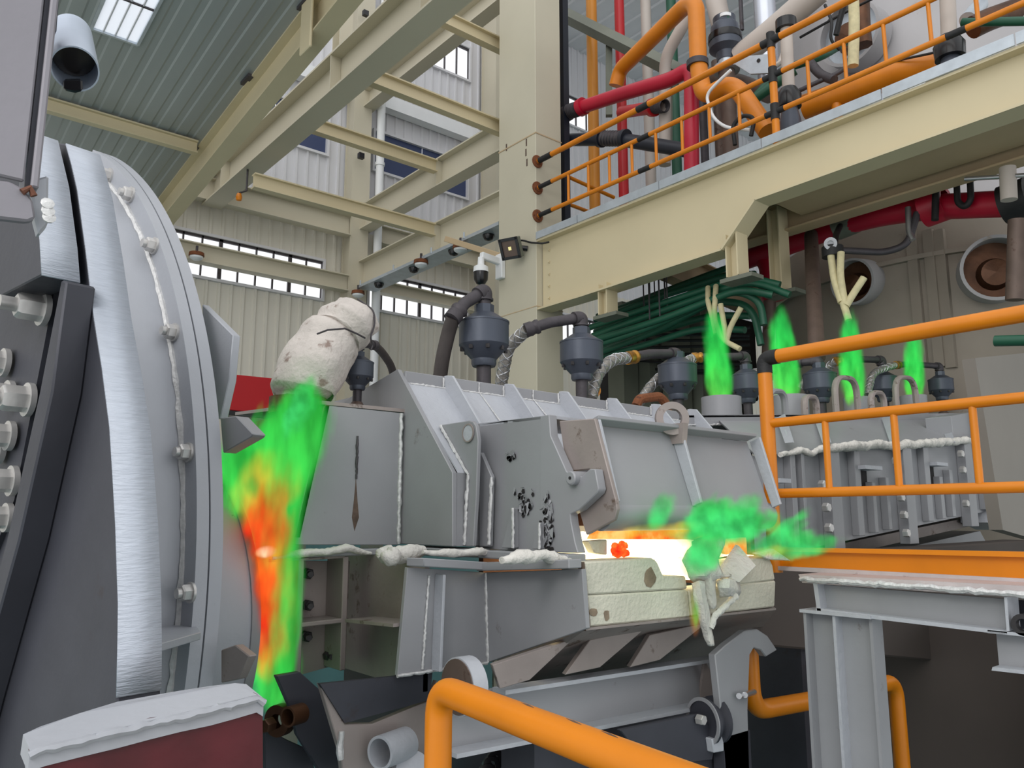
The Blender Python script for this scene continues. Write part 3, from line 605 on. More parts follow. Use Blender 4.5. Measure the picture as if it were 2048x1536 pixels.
def vsurf(px, py, k=1.0):   # where the view ray meets the vessel wall
    d = ray(px, py); o = CAM - VC; a = d.x ** 2 + d.y ** 2; b = 2 * (o.x * d.x + o.y * d.y); c = o.x ** 2 + o.y ** 2 - (VR * k) ** 2
    q = b * b - 4 * a * c; s_ = (-b - math.sqrt(max(q, 0))) / (2 * a); p = CAM + d * s_; n = V((p.x - VC.x, p.y - VC.y, 0)).normalized(); return p, n
def port(px, py, wpx, mat_in, out=.32, label=None):
    p, n = vsurf(px, py); r = wr(wpx, p); n = (n + V((0, 0, -.12))).normalized()
    o = MB().lathe(p - n * .1, n, [(r * .9, -.05), (r, 0), (r, out), (r * .9, out), (r * .88, .05)], 40).build('port_sleeve', M['shell'], t)
    MB().lathe(p + n * .08, n, [(0, 0), (r * .89, 0), (r * .89, -.06)], 40).build('port_cover', M[mat_in], o)
    MB().lathe(p + n * .08 - EZ * r * .1, n, [(0, .16), (r * .4, .14), (r * .5, .0)], 24).build('burner_nozzle', M['copper_dark'], o); return p, n, r
port(1725, 565, 92, 'copper_dark'); port(1985, 545, 128, 'copper_dark', .42); port(1712, 75, 128, 'galv', .3)
for px in (1824, 1858, 1880):
    a, n = vsurf(px, 470); MB().box(a - V((.05, .05, 1.45)), a + V((.05, .05, .05))).build('stiffening_rib', M['shell_shaded'], t, smooth=False)
# lower ring ledge right of the tunnel
ps = [vsurf(x, 716)[0] for x in (1800, 1880, 1960, 2048)]
t = thing('ring_main', 'crimson ring main pipe curving under the platform edge', 'pipe', PX(1700, 450, 7.75))
p = [PX(x, y, c) for x, y, c in ((1490, 520, 8.3), (1560, 495, 8.15), (1640, 465, 8.05), (1740, 432, 7.95), (1850, 415, 7.9), (2060, 405, 7.8))]
r = wr(44, p[2]); MB().tube(fil(p, .3, 6), r, 20).build('pipe_run', M['crimson'], t)
for (x, y, c, k, mt) in ((1690, 449, 8.0, 1.2, 'strut_grey'), (1868, 413, 7.89, 1.5, 'crimson'), (2030, 405, 7.81, 1.45, 'black_tape')):
    q = PX(x, y, c); MB().lathe(q - EY * -.1, -EY + EZ * .1, [(r, 0), (r * k, 0), (r * k, .22), (r, .22)], 20).build('coupling', M[mt], t)
hpipe('ring_main_drop', 'crimson pipe dropping under the platform left of the vessel', [(1508, 505, 8.35), (1540, 520, 8.25), (1545, 600, 8.25)], 42, 'crimson', .2)
hpipe('drop_pipe', 'brown drop pipe below the crimson drop', [(1540, 590, 8.25), (1534, 760, 8.25)], 24, 'pipe_brown')
hpipe('drop_pipe', 'brown vertical pipe above the third small valve', [(1622, 470, 7.9), (1628, 600, 7.0), (1634, 715, 6.4)], 26, 'pipe_brown')
hpipe('drop_pipe', 'grey vertical pipe at the right edge above the ring main', [(2015, 335, 7.3), (2018, 400, 7.3)], 30, 'beige_pipe')
hpipe('drop_pipe', 'brown pipe with black collar at the right edge beside the large port', [(2035, 440, 7.2), (2030, 600, 7.2)], 34, 'pipe_brown')
hpipe('water_pipe', 'thin steel pipe lying above the crimson ring main', [(1930, 358, 7.3), (2060, 350, 7.3)], 9, 'steel')
hpipe('water_pipe', 'dark green pipe end at the right edge below the upper rail', [(1990, 682, 6.0), (2090, 680, 6.0)], 22, 'green')
cable('grey hose looping below the crimson ring main', [(1668, 500, 7.1), (1770, 505, 7.6), (1815, 490, 7.7), (1835, 425, 7.75)], .035, 'iron')
cable('short steel hook hose hanging on the ring main', [(1816, 415, 7.72), (1818, 465, 7.7), (1826, 480, 7.7)], .03, 'steel')
cable('left black U shaped cable over the ring main', [(1872, 375, 7.72), (1870, 440, 7.68)], .035, 'black_tape')
cable('right black U shaped cable over the ring main', [(1913, 360, 7.68), (1915, 405, 7.66), (1930, 415, 7.66), (1942, 400, 7.66), (1940, 360, 7.68)], .03, 'black_tape')
# taped cable sprays with nozzle
t = thing('taped_cables', 'three cream taped cables meeting at the top of the third burner flame', 'cable', PX(1690, 600, 6.9))
for a in ([(1661, 505, 7.0), (1668, 560, 6.95), (1683, 605, 6.9)], [(1682, 505, 7.0), (1680, 550, 6.95), (1690, 610, 6.9)], [(1728, 555, 7.0), (1705, 590, 6.95), (1692, 612, 6.9)], [(1686, 605, 6.9), (1697, 640, 6.9)]):
    tube('taped_cable', fil([PX(*q) for q in a], .1), .033, M['tape_yellow'], t)
MB().lathe(PX(1661, 487, 7.0), CAM - PX(1661, 487, 7.0), [(0, .02), (.03, .02), (.03, .06), (.06, .06), (.06, -.1), (0, -.1)], 16).build('nozzle', M['steel'], t)
MB().lathe(PX(1665, 502, 7.05), EZ, [(0, -.06), (.1, -.06), (.1, .04), (0, .04)], 16).build('boot', M['black_tape'], t)
tube('supply_hose', [PX(1668, 500, 7.06), PX(1672, 470, 7.4), PX(1680, 452, 7.85)], .03, M['black_tape'], t)
t = thing('taped_cables', 'cream taped cables crossing above the first burner flame', 'cable', PX(1440, 640, 6.6))
for a in ([(1416, 575, 6.85), (1416, 605, 6.7), (1424, 630, 6.7), (1432, 668, 6.7)], [(1432, 572, 6.85), (1430, 600, 6.7), (1428, 640, 6.7), (1445, 680, 6.7), (1480, 698, 6.7)], [(1441, 608, 6.7), (1450, 660, 6.7), (1452, 685, 6.7)], [(1482, 615, 6.7), (1460, 655, 6.7), (1452, 685, 6.7)]):
    tube('taped_cable', fil([PX(*q) for q in a], .1), .028, M['tape_yellow'], t)

# ------------------------------------------------------------------ dark bay below the platform: posts, green pipes, cables
for px, w_, lab, x in ((1245, 42, 'dark steel post leftmost below the platform', 8.2), (1296, 36, 'dark steel post second from the column, with a white tag', 8.5), (1352, 40, 'dark steel post behind the third large valve', 8.7), (1400, 28, 'dark steel post beside the first burner flame', 9.0)):
    p = PX(px, 700, x); r = wr(w_, p); t = thing('bay_post', lab, 'post', (p.x, p.y, -2.5))
    MB().box((p.x - r, p.y - r, -2.5), (p.x + r, p.y + r, 4.6)).build('shaft', M['strut_grey'], t, smooth=False)
    MB().box((p.x - r * 1.5, p.y - r * 1.5, -2.5), (p.x + r * 1.5, p.y + r * 1.5, -2.46)).build('base_plate', M['strut_grey'], t, smooth=False)
    if px == 1296: MB().lathe(PX(1300, 668, x - r - .02), -EX, [(0, 0), (.04, 0), (0, .01)], 12).build('tag', M['white_paint'], t)
gm = [((1180, 655, 6.9), (1330, 605, 6.9), (1490, 553, 6.9), (1560, 570, 7.0)), ((1185, 672, 6.9), (1335, 618, 6.9), (1500, 560, 6.9), (1580, 590, 7.0)), ((1190, 640, 7.3), (1300, 600, 7.3), (1450, 552, 7.3), (1510, 548, 7.3)),
      ((1195, 690, 6.8), (1300, 655, 6.8), (1470, 580, 6.8), (1520, 600, 6.9), (1528, 650, 6.9)), ((1190, 664, 7.4), (1310, 612, 7.4), (1480, 565, 7.4)), ((1200, 705, 7.0), (1320, 660, 7.0), (1430, 600, 7.0), (1505, 610, 7.0), (1522, 690, 7.0)), ((1205, 648, 7.6), (1330, 590, 7.6), (1470, 545, 7.6))]
gm += [((1190, 680, 6.75), (1320, 640, 6.75), (1480, 578, 6.75), (1545, 590, 6.9)), ((1185, 700, 7.2), (1300, 668, 7.2), (1420, 630, 7.2), (1500, 632, 7.2)), ((1195, 632, 7.7), (1330, 582, 7.7), (1470, 530, 7.7)), ((1190, 715, 7.1), (1290, 690, 7.1), (1400, 655, 7.1), (1490, 660, 7.1))]
gl = ['lowest', 'second lowest', 'rear upper', 'bent', 'rear', 'lower bent', 'topmost rear', 'frontmost straight', 'low short', 'highest far', 'bottommost slack']
for a, l in zip(gm, gl):
    gt = tag(tube('green_line', fil([PX(*q) for q in a], .25, 8), .038, M['green'], seg=10), l + ' green line of the bundle under the platform', 'pipe', 'green lines under the platform')
    hp_ = PX(*a[1]); MB().tube([hp_, V((hp_.x, hp_.y, 5.04))], .009, 6).build('hanger_rod', M['iron'], gt)
ORD = ['first', 'second', 'third', 'fourth', 'fifth', 'sixth', 'seventh', 'eighth', 'ninth']
for i in range(9):
    y0 = 660 + 4 * i + i * 7; c = 7.6 + .12 * i
    a = [PX(1200, y0 - 14 + random.uniform(-4, 4), c), PX(1290, y0 + random.uniform(-4, 4), c), PX(1400, y0 + 4 + random.uniform(-6, 6), c + .3), PX(1500, y0 + random.uniform(-6, 6), c + .5)]
    tag(tube('bay_cable', fil(a, .3), .022, M['black_tape'], seg=6), ORD[i] + ' black cable from the top in the bay below the green lines', 'cable', 'black cables below the green lines')
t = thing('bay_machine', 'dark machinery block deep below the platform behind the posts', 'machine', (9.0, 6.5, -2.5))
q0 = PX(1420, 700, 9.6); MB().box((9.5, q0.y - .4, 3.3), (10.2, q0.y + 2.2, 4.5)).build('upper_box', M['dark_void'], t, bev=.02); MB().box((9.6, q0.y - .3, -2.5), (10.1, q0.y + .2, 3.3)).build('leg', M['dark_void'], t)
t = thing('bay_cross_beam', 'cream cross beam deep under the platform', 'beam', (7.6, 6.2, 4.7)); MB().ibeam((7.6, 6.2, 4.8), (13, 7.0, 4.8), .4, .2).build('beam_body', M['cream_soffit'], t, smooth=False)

# smaller fittings on the platform in front of the vessel
t = thing('lug_plate', 'grey lug plate with a hole behind the orange loop near the taped post', 'bracket', PX(1520, 128, 7.3))
lp = MB().prism(LX(((1468, 128), (1490, 112), (1535, 108), (1552, 128), (1545, 146), (1500, 148)), 7.2), (.03, 0, 0)).build('plate', M['galv'], t, bev=.003)
MB().lathe(PX(1517, 121, 7.195), -EX, [(0, 0), (.022, 0), (.022, .004), (0, .004)], 16).build('bolt_hole', M['dark_void'], lp)
MB().tube([PX(1540, 140, 7.25), PX(1560, 125, 7.3), PX(1580, 70, 7.6)], .03, 10).build('stay_rod', M['beige_pipe'], t)
hpipe('conduit', 'jointed grey conduit lying along the foot of the vessel behind the railing', [(1590, 185, 7.15), (1640, 162, 7.2), (1690, 140, 7.3), (1702, 110, 7.5)], 9, 'iron')
hpipe('vent_nozzle', 'dark brown open nozzle at the upper right behind the railing', [(2030, 20, 7.6), (1975, 40, 7.3), (1945, 55, 7.2)], 44, 'copper_dark')
hpipe('vent_nozzle', 'grey capped nozzle under the brown nozzle at the upper right', [(1960, 10, 7.8), (1935, 40, 7.5)], 30, 'galv')
hpipe('grey_pipe', 'grey pipe bend low behind the railing right of the taped post', [(1620, 125, 7.3), (1640, 150, 7.25), (1668, 160, 7.2)], 18, 'iron')
cable('black wire strung along the top of the vessel behind the railing', [(1600, 75, 7.6), (1680, 30, 7.6), (1760, -10, 7.6)], .014, 'black_tape')
cable('thin dark cable hanging from the large duct', [(1650, 10, 7.3), (1665, 45, 7.2), (1660, 80, 7.2), (1680, 100, 7.3)], .016, 'black_tape')
hpipe('vertical_pipe', 'slim dark pipe at the top edge behind the control valve', [(1480, -20, 7.9), (1484, 60, 7.9)], 8, 'iron')
hpipe('large_duct', 'grey duct elbow at the top edge left of the control valve', [(1425, -30, 8.0), (1440, 40, 8.0), (1470, 110, 7.9)], 40, 'beige_pipe')
hpipe('green_pipe', 'short dark green pipe crossing behind the taped railing post', [(1500, 205, 7.1), (1545, 172, 7.15), (1590, 140, 7.2)], 20, 'green')
# ------------------------------------------------------------------ charging hood (upper, first section)
YP, XB, YT, YW = 2.92, 1.81, 2.95, 2.55
SI = M['silver']
t = hood = thing('charging_hood', 'big silver painted furnace hood with slanted roof, ribs and side door box', 'furnace hood', (2.6, 2.9, 1.48))
prism('front_panel', LY(((650, 810), (803, 826), (797, 1090), (590, 1090), (590, 1062)), YP), (0, .015, 0), SI, t, .003)
weld(LY(((715, 872), (713, 958)), YP - .004), .005, t, M['iron']); weld(LY(((803, 826), (797, 1088)), YP - .005), .008, t)
tag(prism('stain_streak', LY(((712, 955), (715, 1000), (718, 1035), (709, 1062), (704, 1035), (708, 1000)), YP - .001), (0, .001, 0), M['scorch'], t), 'grey drip stain below the short weld')
# mouth plate (burnt side facing the drum) as a frame round the opening, with dark lining inside
e0, e1 = PY(650, 810, YP), PY(590, 1075, YP)
mb = MB(); far = V((0, .95, 0))
mb.prism([e0, PY(632, 890, YP), PY(632, 890, YP) + far, e0 + far], (.02, 0, 0))
mb.prism([PY(632, 890, YP), e1, e1 + V((0, .08, 0)), PY(632, 890, YP) + V((0, .08, 0))], (.02, 0, 0))
mb.build('mouth_plate', M['burnt'], t)
MB().box((1.40, 3.84, 1.48), (4.0, 3.87, 2.05)).build('far_wall', M['burnt'], t, smooth=False)
zt = PY(888, 752, YT).z; zb = PY(888, 778, YT).z; ze = PX(905, 945, XB).z; zw = 1.49
MB().prism([(1.42, YP, 2.05), (1.82, YP, 2.05), (1.82, 3.87, 2.10), (1.42, 3.87, 2.10)], (0, 0, .015)).build('mouth_roof', M['silver_brown'], t)
# bulkhead across the tunnel
bk = [PX(*q, XB) for q in ((905, 1093), (905, 945), (795, 738), (690, 800))]
prism('bulkhead', [bk[0], bk[1], bk[2], bk[3], (XB, 3.5, 1.95), (XB, YP + .02, 1.95), (XB, YP + .016, 1.49)], (.022, 0, 0), SI, t, .003)
XE = PY(1375, 830, 2.9).x - .01
# roof, wall and fascia of the tunnel, then fins
prism('roof_slope', [(XB + .02, YT, zb), (XB + .02, YW, ze), (XE, YW, ze), (XE, YT, zb - .02)], (0, .01, .02), M['silver_light'], t)
prism('side_wall', [(XB + .02, YW, ze), (XB + .02, YW, zw), (XE, YW, zw), (XE, YW, ze)], (0, .02, 0), SI, t)
prism('ridge_fascia', [(XB + .02, YT, zt), (XB + .02, YT, zb), (XE, YT, zb - .02), (XE, YT, zt - .02)], (0, .02, 0), SI, t, .003)
MB().box((XB + .02, YT + .02, zb - .02), (XE, 4.0, zb)).build('top_plate', SI, t)
weld([(XB + .04, YT - .006, zb + .004), (XE, YT - .006, zb - .016)], .006, t)
for px in (888, 1008, 1117, 1213, 1300, 1372):
    x = PY(px, 760, YT).x; sl_ = V((0, YW - YT, ze - zb)).normalized(); nn = V((0, sl_.z, -sl_.y)); nn = nn if nn.z > 0 else -nn
    T0, B0 = V((x, YT, zt)), V((x, YT, zb)); E0 = V((x, YW, ze)) - sl_ * .06
    prism('roof_fin', [T0, B0 - EZ * .01, E0, E0 + nn * .055, V((x, YT - .012, zb)) + nn * .075, T0 - EY * .02], (.012, 0, 0), M['silver_light'], t, .002)
    weld([B0 + V((-.005, -.004, 0)), T0 + V((-.005, -.004, -.01))], .005, t)
for px in (957, 1065):
    x = PY(px, 770, YT).x; weld([(x, YT - .004, zt - .01), (x, YT - .004, zb)], .0035, t); weld([(x, YT - .01, zb), (x, YT - .2, zb - (zb - ze) * .5 + .022)], .003, t)
tube('wire_hook', [PX(861, 813, 1.95), PX(868, 802, 1.95), PX(871, 797, 1.95), PX(874, 799, 1.95), PX(870, 804, 1.95)], .004, M['iron'], t, seg=6)
# ribs on the side wall beside the bulkhead
def rib_x(pts, x, th, name='side_rib', mat=None): return prism(name, LX(pts, x), (th, 0, 0), mat or SI, t, .003)
xr2 = 1.87
rb = [(XB + .022, YW - .001, 1.49), (XB + .022, YW - .001, ze), (XB + .3, YW - .001, ze), (XB + .3, YW - .001, 1.49)]
lug = [(880, 850), (938, 841), (946, 843), (952, 852), (956, 880), (952, 1000), (946, 1093), (930, 1093), (936, 950)]
lg = rib_x(lug, xr2, .018, 'lifting_lug')
c = PX(937, 866, xr2 - .002); MB().lathe(c, -EX, [(0, 0), (.032, 0), (.032, .003), (0, .003)], 24).build('lug_hole', M['silver_light'], lg)
MB().ring(c, -EX, .032, .038, .005, 24).build('hole_rim', M['silver_brown'], lg)
weld([PX(936, 950, xr2 - .004), PX(929, 1090, xr2 - .004)], .007, t); weld([PX(881, 852, xr2 - .004), PX(936, 950, xr2 - .004)], .006, t)
rib_x(((962, 905), (983, 953), (979, 1093), (958, 1093), (958, 905)), 1.93, .018); weld([PX(983, 955, 1.926), PX(978, 1090, 1.926)], .007, t)
# side door box: side plate, cheek with hook, top
XS = 1.96
prism('box_side', LX(((955, 847), (1082, 832), (1082, 1106), (950, 1096)), XS), (.02, 0, 0), SI, t, .002)
ch = [(1080, 832), (1098, 829), (1101, 871), (1133, 943), (1163, 953), (1179, 938), (1190, 938), (1197, 978), (1194, 986), (1158, 1020), (1140, 1028), (1142, 1045), (1150, 1085), (1156, 1106), (1080, 1104)]
prism('cheek_plate', LX(ch, XS - .004), (.04, 0, 0), M['silver'], t, .003)
a = PX(1140, 956, XS - .03); b_ = MB().lathe(a, EX, [(0, 0), (.02, 0), (.025, .004), (.025, .08), (0, .08)], 24).build('hinge_pin', SI, t)
MB().lathe(a - EX * .001, EX, [(0, -.001), (.006, -.001), (.006, .001)], 12).build('centre_hole', M['dark_void'], b_)
MB().prism([PX(960, 847, XS), PX(1098, 830, XS), PX(1098, 830, XS) + V((1.06, 0, -.01)), PX(960, 847, XS) + V((1.06, 0, 0))], (0, 0, -.012)).build('box_top', M['silver_light'], t)
zb0 = 1.475
mb = MB(); mb.box((1.34, 2.88, zb0 - .025), (XB, 2.96, zb0)); mb.box((XB - .02, 2.50, zb0 - .025), (XS, 2.96, zb0 + .005)); mb.box((XS - .06, 2.0, zb0 - .03), (XS + .03, 2.6, zb0 + .0))
mb.build('base_flange', SI, t, bev=.004)
for a in (((1023, 1016), (1026, 1016), (1026, 1096), (1003, 1096)), ((1075, 1045), (1079, 1045), (1079, 1098), (1064, 1098))):
    prism('gusset', LX(a, XS - .03), (.03, 0, 0), SI, t, .002); weld([PX(*a[1], XS - .034), PX(*a[2], XS - .034)], .005, t)
# flaked paint: dark patches with curled chips standing off the plate
def flakes(cx, cy, rx, ry, n, x0, par):
    mb = MB(); md = MB()
    for _ in range(n):
        px, py = cx + random.gauss(0, rx), cy + random.gauss(0, ry); s_ = random.uniform(.006, .02); p = PX(px, py, x0)
        a = [random.uniform(0, 6.28) for _ in range(4)]; a.sort(); pl = [p + V((-random.uniform(.002, .012), math.cos(k) * s_, math.sin(k) * s_ * 1.3)) for k in a]
        if (pl[0] - pl[1]).length > .004 and (pl[1] - pl[2]).length > .004: mb.prism(pl[:3], (-.0012, 0, 0))
        md.prism([p + V((-.001, math.cos(k) * s_ * .7, math.sin(k) * s_ * .7 - .006)) for k in (0, 1.2, 2.3, 3.6, 4.9)], (-.0006, 0, 0))
    o = mb.build('paint_chips', M['silver'], par, smooth=False); o['kind'] = 'stuff'; d = md.build('bare_patches', M['dark_void'], par, smooth=False); d['kind'] = 'stuff'
flakes(1048, 1002, 9, 12, 28, XS - .002, t); flakes(1022, 911, 5, 4, 9, XS - .002, t); flakes(1094, 1030, 7, 20, 26, XS - .006, t); flakes(1098, 1080, 8, 9, 18, XS - .006, t)
# hinged door
XD0, XD1 = 2.0, 3.02
d = door = MB().prism(LX(((1118, 842), (1189, 837), (1231, 998), (1234, 1018), (1228, 1040), (1172, 1070), (1157, 1020), (1197, 978), (1179, 938), (1133, 943)), XD0), (.018, 0, 0)).build('door', M['silver_brown'], t, bev=.003)
tp_, bt_ = PX(1189, 837, XD0), PX(1232, 1000, XD0)
dv = (bt_ - tp_).normalized(); dn_ = V((0, dv.z, -dv.y)); dn_ = dn_ if dn_.y < 0 else -dn_
pt, pb_ = tp_ - dn_ * .055, bt_ - dn_ * .055
L = V((XD1 - XD0, 0, 0))
SG = M['silver']
K_ = V((.019, 0, 0)); L = L - K_
MB().prism([pt + K_, pb_ + K_, pb_ + L, pt + L], -dn_ * .02).build('door_panel', SG, d)
MB().prism([tp_ + K_, pt + K_, pt + L, tp_ + L], V((0, 0, .014))).build('top_flange', SG, d, bev=.002)
for x, k in ((XD0 + .02, .014), (XD0 + .48, .014), (XD1, .014)):
    MB().prism([V((x, *tp_.yz)), V((x, *pt.yz)), V((x, *pb_.yz)), V((x, *(bt_ - dn_ * .012).yz))], (k, 0, 0)).build('door_rib', M['silver_light'], d, bev=.002)
    weld([V((x + .02, *(pt + dn_ * .004).yz)), V((x + .02, *(pb_ + dn_ * .004).yz))], .005, d)
rc = pb_ - dn_ * .046 - EZ * .018; rc.x = XD0
MB().tube([rc + EX * .02, rc + V((XD1 - XD0 + .02, 0, 0))], .056, 24).build('door_nose', M['silver'], d)
ey = PX(1342, 838, 2.47); MB().ring(ey - EX * .0, V((-.75, -1, 0)), .038, .066, .028, 28).build('lifting_eye', M['silver_brown'], d)
MB().prism([ey + V((.0, -.06, -.02)), ey + V((0, .06, -.02)), ey + V((0, .05, -.1)), ey + V((0, -.05, -.1))], (.03, 0, 0)).build('lifting_eye_foot', M['silver_brown'], d)
# hot chamber behind the opening
mb = MB(); mb.box((2.02, 2.12, 1.57), (3.05, 2.6, 1.62)); mb.build('lintel', M['burnt'], t)
mb = MB(); mb.box((2.0, 2.6, 1.3), (3.05, 2.63, 1.62)); mb.box((3.05, 2.05, 1.3), (3.08, 2.6, 1.6)); mb.build('chamber_lining', M['burnt'], t)

# ------------------------------------------------------------------ glowing charge
bed = thing('glowing_charge', 'white hot glowing scrap bed filling the open side door', 'molten charge', (2.5, 2.3, 1.3))
nx, ny = 40, 12; vs_, fs_ = [], []
for j in range(ny + 1):
    for i in range(nx + 1):
        x = 2.03 + 1.0 * i / nx; y = 2.02 + .55 * j / ny
        vs_.append((x, y, 1.44 + .10 * (j / ny) + .018 * NZ.noise(V((x * 14, y * 14, 0))))); 
for j in range(ny):
    for i in range(nx): a = j * (nx + 1) + i; fs_.append([a, a + 1, a + nx + 2, a + nx + 1])
MB().face_block(vs_, fs_).build('bed', M['hot_white'], bed)
ps = LY(((1213, 1080), (1392, 1080), (1412, 1090), (1395, 1110), (1372, 1112), (1380, 1160), (1340, 1158), (1315, 1108), (1213, 1108)), 2.06)
MB().prism(ps, (0, .03, 0)).build('hot_face', M['hot_white'], bed)
MB().prism(LY(((1440, 1080), (1492, 1075), (1498, 1108), (1480, 1112), (1420, 1112)), 2.07), (0, .03, 0)).build('hot_face', M['hot_orange'], bed)
p = PY(1238, 1104, 2.03)
for k in range(16):
    q = p + V((random.uniform(-.03, .035), random.uniform(-.01, .01), random.uniform(-.012, .03))); MB().lathe(q - EZ * .014, EZ, [(0, 0), (.012, .004), (.014, .014), (.009, .024), (0, .027)], 8).build('red_lump', M['hot_red'], bed)
MB().prism(LY(((1178, 1082), (1215, 1079), (1215, 1110), (1190, 1106)), 2.05), (0, .04, 0)).build('side_brick', M['refractory'], bed, bev=.004)
MB().prism(LY(((1200, 1052), (1420, 1054), (1420, 1079), (1185, 1078)), 2.09), (0, .03, 0)).build('hot_lintel', M['hot_orange'], bed)

# ------------------------------------------------------------------ refractory sill
si = thing('refractory_sill', 'chalky white refractory sill blocks below the glowing opening', 'refractory sill', (2.5, 2.0, 1.1))
YS = 1.95
def brick(pts, y=YS, d=.12, mat='refractory'): return MB().prism(LY(pts, y), (0, d, 0)).build('brick', M[mat], si, bev=.006)
brick(((1168, 1124), (1305, 1116), (1316, 1124), (1328, 1152), (1372, 1152), (1376, 1178), (1175, 1190)))
brick(((1175, 1191), (1376, 1179), (1382, 1234), (1180, 1254)))
brick(((1470, 1122), (1538, 1112), (1546, 1130), (1551, 1160), (1475, 1170)))
brick(((1377, 1180), (1552, 1161), (1550, 1214), (1383, 1233)))
MB().prism(LY(((1164, 1124), (1169, 1124), (1181, 1256), (1172, 1262)), YS - .004), (0, .02, 0)).build('edge_angle', M['scorch'], si)
MB().prism(LY(((1172, 1256), (1552, 1216), (1552, 1220), (1172, 1261)), YS - .004), (0, .15, 0)).build('bottom_angle', M['silver_brown'], si)
for x0, y0, w_, h_ in ((1213, 1230, 6, 12), (1300, 1155, 12, 20), (1186, 1225, 8, 10)):
    n = 9; MB().prism([PY(x0 + w_ * math.cos(k * 6.283 / n) * random.uniform(.7, 1.2), y0 + h_ * math.sin(k * 6.283 / n) * random.uniform(.7, 1.2), YS - .001) for k in range(n)], (0, -.001, 0)).build('soot_patch', M['soot'], si, smooth=False)

# torn boards and fibre blanket hanging out of the opening
def board(name, label, pts, y, mat, dd=.02, tilt=None, par=None):
    p = [PY(a, b, y if not isinstance(y, (list, tuple)) else y[i]) for i, (a, b) in enumerate(pts)]
    o = MB().prism(p, (0, dd, .004)).build(name, M[mat], par, bev=.004)
    return tag(o, label, 'insulation') if label else o
board('fibre_board', 'square white fibre board leaning on the right of the sill', ((1447, 1135), (1478, 1090), (1514, 1132), (1480, 1166), (1445, 1150)), (1.93, 1.99, 1.9, 1.87, 1.9), 'wool')
board('fibre_board', 'pointed white fibre scrap sticking out past the right end of the sill', ((1510, 1108), (1548, 1098), (1583, 1122), (1540, 1120)), 1.93, 'wool')
bl = thing('fibre_blanket', 'crumpled white fibre blanket hanging over the sill in strands', 'insulation', PY(1420, 1180, 1.88))
def cloth(pts_grid, mat='wool', th=.01, jit=.006, name='blanket_fold'):
    nx, ny = len(pts_grid[0]), len(pts_grid); S_ = 4; vs_, fs_ = [], []
    X = (nx - 1) * S_; Y = (ny - 1) * S_
    for j in range(Y + 1):
        for i in range(X + 1):
            a, fa = min(i // S_, nx - 2), 0; fa = i / S_ - a; b = min(j // S_, ny - 2); fb_ = j / S_ - b
            p = (pts_grid[b][a] * (1 - fa) + pts_grid[b][a + 1] * fa) * (1 - fb_) + (pts_grid[b + 1][a] * (1 - fa) + pts_grid[b + 1][a + 1] * fa) * fb_
            n_ = NZ.noise_vector(p * 18) * jit * 2; vs_.append(p + n_)
    for j in range(Y):
        for i in range(X): a = j * (X + 1) + i; fs_.append([a, a + 1, a + X + 2, a + X + 1])
    o = MB().face_block(vs_, fs_).build(name, M[mat], bl, ang=70)
    so = o.modifiers.new('thick', 'SOLIDIFY'); so.thickness = th; so.offset = 0
    return o
G = lambda rows: [[PY(x, y, d) for x, y, d in r] for r in rows]
cloth(G([[(1385, 1085, 1.98), (1420, 1070, 1.95), (1455, 1062, 1.98)], [(1368, 1120, 1.93), (1400, 1110, 1.88), (1440, 1120, 1.9)], [(1378, 1150, 1.92), (1410, 1150, 1.86), (1445, 1150, 1.88)], [(1390, 1168, 1.93), (1425, 1162, 1.88), (1462, 1150, 1.9)]]))
cloth(G([[(1384, 1165, 1.92), (1400, 1160, 1.88), (1412, 1166, 1.9)], [(1388, 1200, 1.9), (1402, 1200, 1.87), (1416, 1215, 1.9)], [(1400, 1240, 1.9), (1410, 1242, 1.87), (1420, 1250, 1.9)], [(1408, 1262, 1.9), (1416, 1268, 1.88), (1424, 1270, 1.9)], [(1415, 1290, 1.9), (1420, 1291, 1.89), (1425, 1290, 1.9)]]), jit=.004)
cloth(G([[(1405, 1150, 1.9), (1420, 1146, 1.87), (1430, 1160, 1.9)], [(1412, 1180, 1.89), (1424, 1178, 1.86), (1430, 1188, 1.89)], [(1416, 1215, 1.9), (1424, 1216, 1.88), (1432, 1212, 1.9)]]), jit=.005)
cloth(G([[(1432, 1165, 1.9), (1455, 1158, 1.86), (1478, 1165, 1.9)], [(1438, 1178, 1.88), (1458, 1176, 1.84), (1480, 1184, 1.88)], [(1440, 1195, 1.9), (1460, 1192, 1.87), (1472, 1196, 1.9)]]), jit=.004)
tube('blanket_strand', dens([PY(1472, 1192, 1.88), PY(1450, 1212, 1.88), PY(1430, 1232, 1.88), PY(1420, 1255, 1.89)], .01), .013, M['wool'], bl, seg=8, jit=.2)

# ------------------------------------------------------------------ lower charging trough
t = tr_ = thing('charging_trough', 'grey steel charging trough with flared spout and open bolted end frame below the hood', 'furnace trough', (2.0, 2.7, .8))
Y1, YF = 2.49, 2.9
A = [PY(815, 1135, Y1), PY(795, 1352, Y1), PY(975, 1325, Y1), PY(970, 1145, Y1)]
prism('side_plate', A, (0, .02, 0), SI, t, .002)
sp = [PY(970, 1145, Y1), PY(975, 1325, Y1), PX(1172, 1257, 1.902), PX(1164, 1138, 1.895)]
prism('spout_side', sp, (.02, .0, 0), SI, t, .002); weld([A[3] - EY * .004, A[2] - EY * .004], .006, t)
for i in range(2):
    pass
prism('side_rib', [PY(870, 1148, Y1), PY(862, 1340, Y1), PY(862, 1340, Y1) - EY * .055, PY(870, 1148, Y1) - EY * .055], (.012, 0, 0), M['silver_light'], t, .002)
weld([PY(858, 1150, Y1 - .004), PY(845, 1338, Y1 - .004)], .005, t); weld([PY(795, 1352, Y1 - .004), PY(975, 1326, Y1 - .004)], .006, t)
